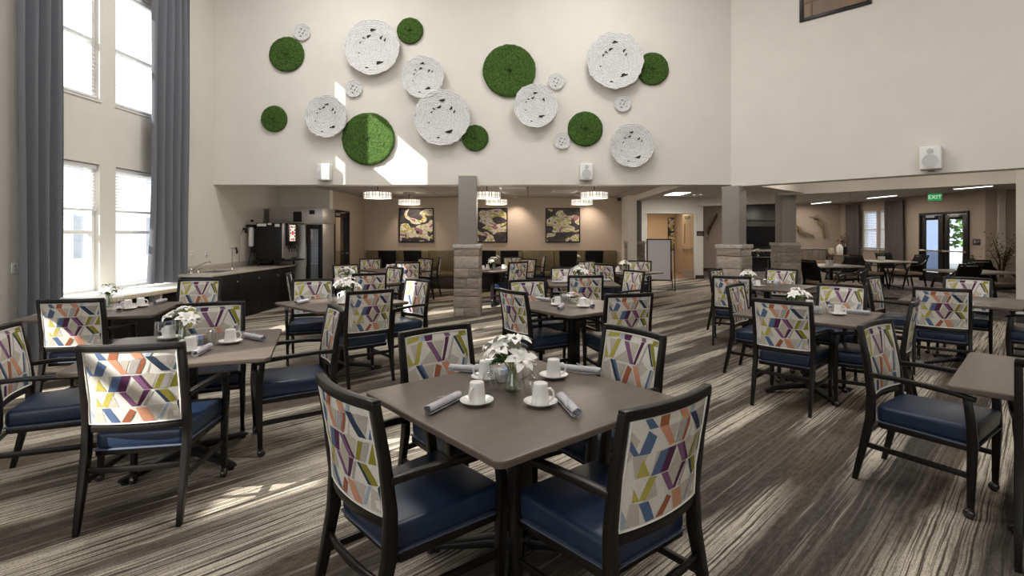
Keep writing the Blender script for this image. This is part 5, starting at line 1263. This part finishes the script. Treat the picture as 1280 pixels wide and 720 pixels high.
lchair(1104,315.8, 268, 'behind the table before the lounge curtains', Y=16.2)
lchair(1152,320, 182, 'right of the table before the lounge curtains', Y=14.6)
lchair(1214,328.5, 92, 'near side of the table before the exit doors', Y=10.2)
lchair(1225,323.5, 270, 'far side of the table before the exit doors', Y=11.7)
lchair(1070,330, 3, 'left of the table before the lounge curtains', Y=14.6)
for i, (k, c, r, l) in enumerate(lts):
    plant('table_plant', (c[0]-.05,c[1]-.05,.76), .30, .10, 'porcelain', .13, .07, 20+i, 'small plant in a white pot on the lounge table '+l, nl=60, leaf='leaf' if i else 'dry_leaf', L=.06, grp='small plants on the lounge tables', square=True)
# linear ceiling lights of the lounge and hallway ceiling panels
def linear(p, q, label):
    p, q = Vector(p), Vector(q); d = q-p; root = empty('linear_light', (p+q)/2, math.atan2(d.y,d.x)); tag(root, label, 'ceiling light', 'linear lounge ceiling lights')
    L = d.length; b = MB(); b.b2(-L/2,L/2,-.05,.05,-.01,.04); b.build('housing', 'white_trim', root, bevel=.004); b = MB(); b.b2(-L/2+.01,L/2-.01,-.04,.04,-.016,-.01); b.build('diffuser', 'tube_glow', root)
    ld = bpy.data.lights.new('linear_lamp', 'AREA'); ld.shape = 'RECTANGLE'; ld.size = L; ld.size_y = .08; ld.energy = 30; ld.color = (1,.9,.78)
    lo = bpy.data.objects.new('linear_lamp', ld); C.objects.link(lo); lo.location = (root.location.x,root.location.y,2.735); lo.rotation_euler = (0,0,root.rotation_euler.z)
def cl(px, py, z=2.76): return tuple(wp(px, py, z))
for a, c, l in (((1014,246.5),(1045,243.5),'leftmost, nearer one'),((1015,254.5),(1038,252),'leftmost, farther one'),((1085,247.5),(1120,244),'over the lounge curtains'),((1193,236),(1240,232),'in front of the exit sign'),((957,254),(972,252),'seen between the two columns')):
    linear(cl(*a), cl(*c), 'glowing linear ceiling light, '+l)
for (px, py), l in (((845,241.5),'left of the corner column'),):
    v = wp(px, py, 2.79); root = empty('ceiling_panel_light', (v.x,v.y,2.79)); tag(root, 'square glowing ceiling panel light '+l, 'ceiling light')
    b = MB(); b.b2(-.32,.32,-.62,.62,-.02,.01); b.build('light_frame', 'white_trim', root, bevel=.004); b = MB(); b.b2(-.28,.28,-.58,.58,-.024,-.02); b.build('diffuser', 'tube_glow', root)
    ld = bpy.data.lights.new('panel_lamp', 'AREA'); ld.size = .6; ld.energy = 55; ld.color = (1,.93,.84); lo = bpy.data.objects.new('panel_lamp', ld); C.objects.link(lo); lo.location = (v.x,v.y,2.75)
for X, Y in ((5.0,19.6),(-5.3,16.5)):  # the second is an unseen light added to brighten the kitchen
    ld = bpy.data.lights.new('corridor_kitchen_light', 'AREA'); ld.size = .5; ld.energy = 38; ld.color = (1,.80,.55); lo = bpy.data.objects.new('corridor_kitchen_light', ld); C.objects.link(lo); lo.location = (X,Y,2.48)
for px, py, l in ((868,243.5,'left'),(876,243,'right')):
    v = wp(px, py, 2.8); root = empty('recessed_downlight', (v.x,v.y,2.8)); tag(root, 'small round downlight near the corner column, the %s one of two' % l, 'spotlight', 'recessed downlights')
    b = MB(); b.lathe([(.07,0),(.08,-.006),(.06,-.01),(.055,-.002)], 18, cap=False); b.build('trim_ring', 'white_trim', root); b = MB(); b.lathe([(.001,-.003),(.055,-.003)], 16, cap=False); b.build('lens', 'tube_glow', root)
# ================================================================== light and camera
sc = bpy.context.scene
w = bpy.data.worlds.new('sky'); sc.world = w; w.use_nodes = True
bg = w.node_tree.nodes['Background']; bg.inputs['Color'].default_value = (.93,.97,1,1); bg.inputs['Strength'].default_value = 3.0
sd = Vector((1,.87,-.85)).normalized()
s = bpy.data.lights.new('sun', 'SUN'); s.energy = 19; s.color = (1,.95,.87); s.angle = R(.5)
so = bpy.data.objects.new('sun', s); C.objects.link(so); so.rotation_euler = sd.to_track_quat('-Z','Y').to_euler(); so.location = (-20,-10,20)
# unseen fill lights added to brighten the hall, seven metres up
for X, Y in ((-3.2,3.5),(1.2,3.5),(5.2,3.0),(-3.2,7.6),(1.2,7.6)):
    ld = bpy.data.lights.new('hall_fill', 'AREA'); ld.shape = 'DISK'; ld.size = 1.6; ld.energy = 135; ld.color = (1,.975,.94)
    lo = bpy.data.objects.new('hall_fill', ld); C.objects.link(lo); lo.location = (X,Y,6.9)
for X, Y in ((6.9,8.5),(5.5,9.9),(8.3,7.1)):       # unseen fill lights added behind the upper wall to brighten the beam
    ld = bpy.data.lights.new('passage_fill', 'POINT'); ld.energy = 22; ld.color = (1,.92,.82); ld.shadow_soft_size = .1
    lo = bpy.data.objects.new('passage_fill', ld); C.objects.link(lo); lo.location = (X,Y,2.72)
cam = bpy.data.cameras.new('camera'); co = bpy.data.objects.new('camera', cam); C.objects.link(co)
co.location = (0,0,CH); co.rotation_euler = (R(90),0,0)
cam.sensor_width = 36; cam.lens = F/1280*36; cam.shift_x = (640-CX)/1280; cam.shift_y = -(360-HY)/1280; cam.clip_start = .05; cam.clip_end = 200
sc.camera = co
sc.view_settings.view_transform = 'Standard'; sc.view_settings.look = 'None'; sc.view_settings.gamma = 1; sc.view_settings.use_curve_mapping = False
sc.view_settings.exposure = -.33
sc.cycles.use_denoising = True
sc.cycles.max_bounces = 8; sc.cycles.transparent_max_bounces = 16; sc.cycles.sample_clamp_indirect = 6; sc.cycles.caustics_reflective = False; sc.cycles.caustics_refractive = False
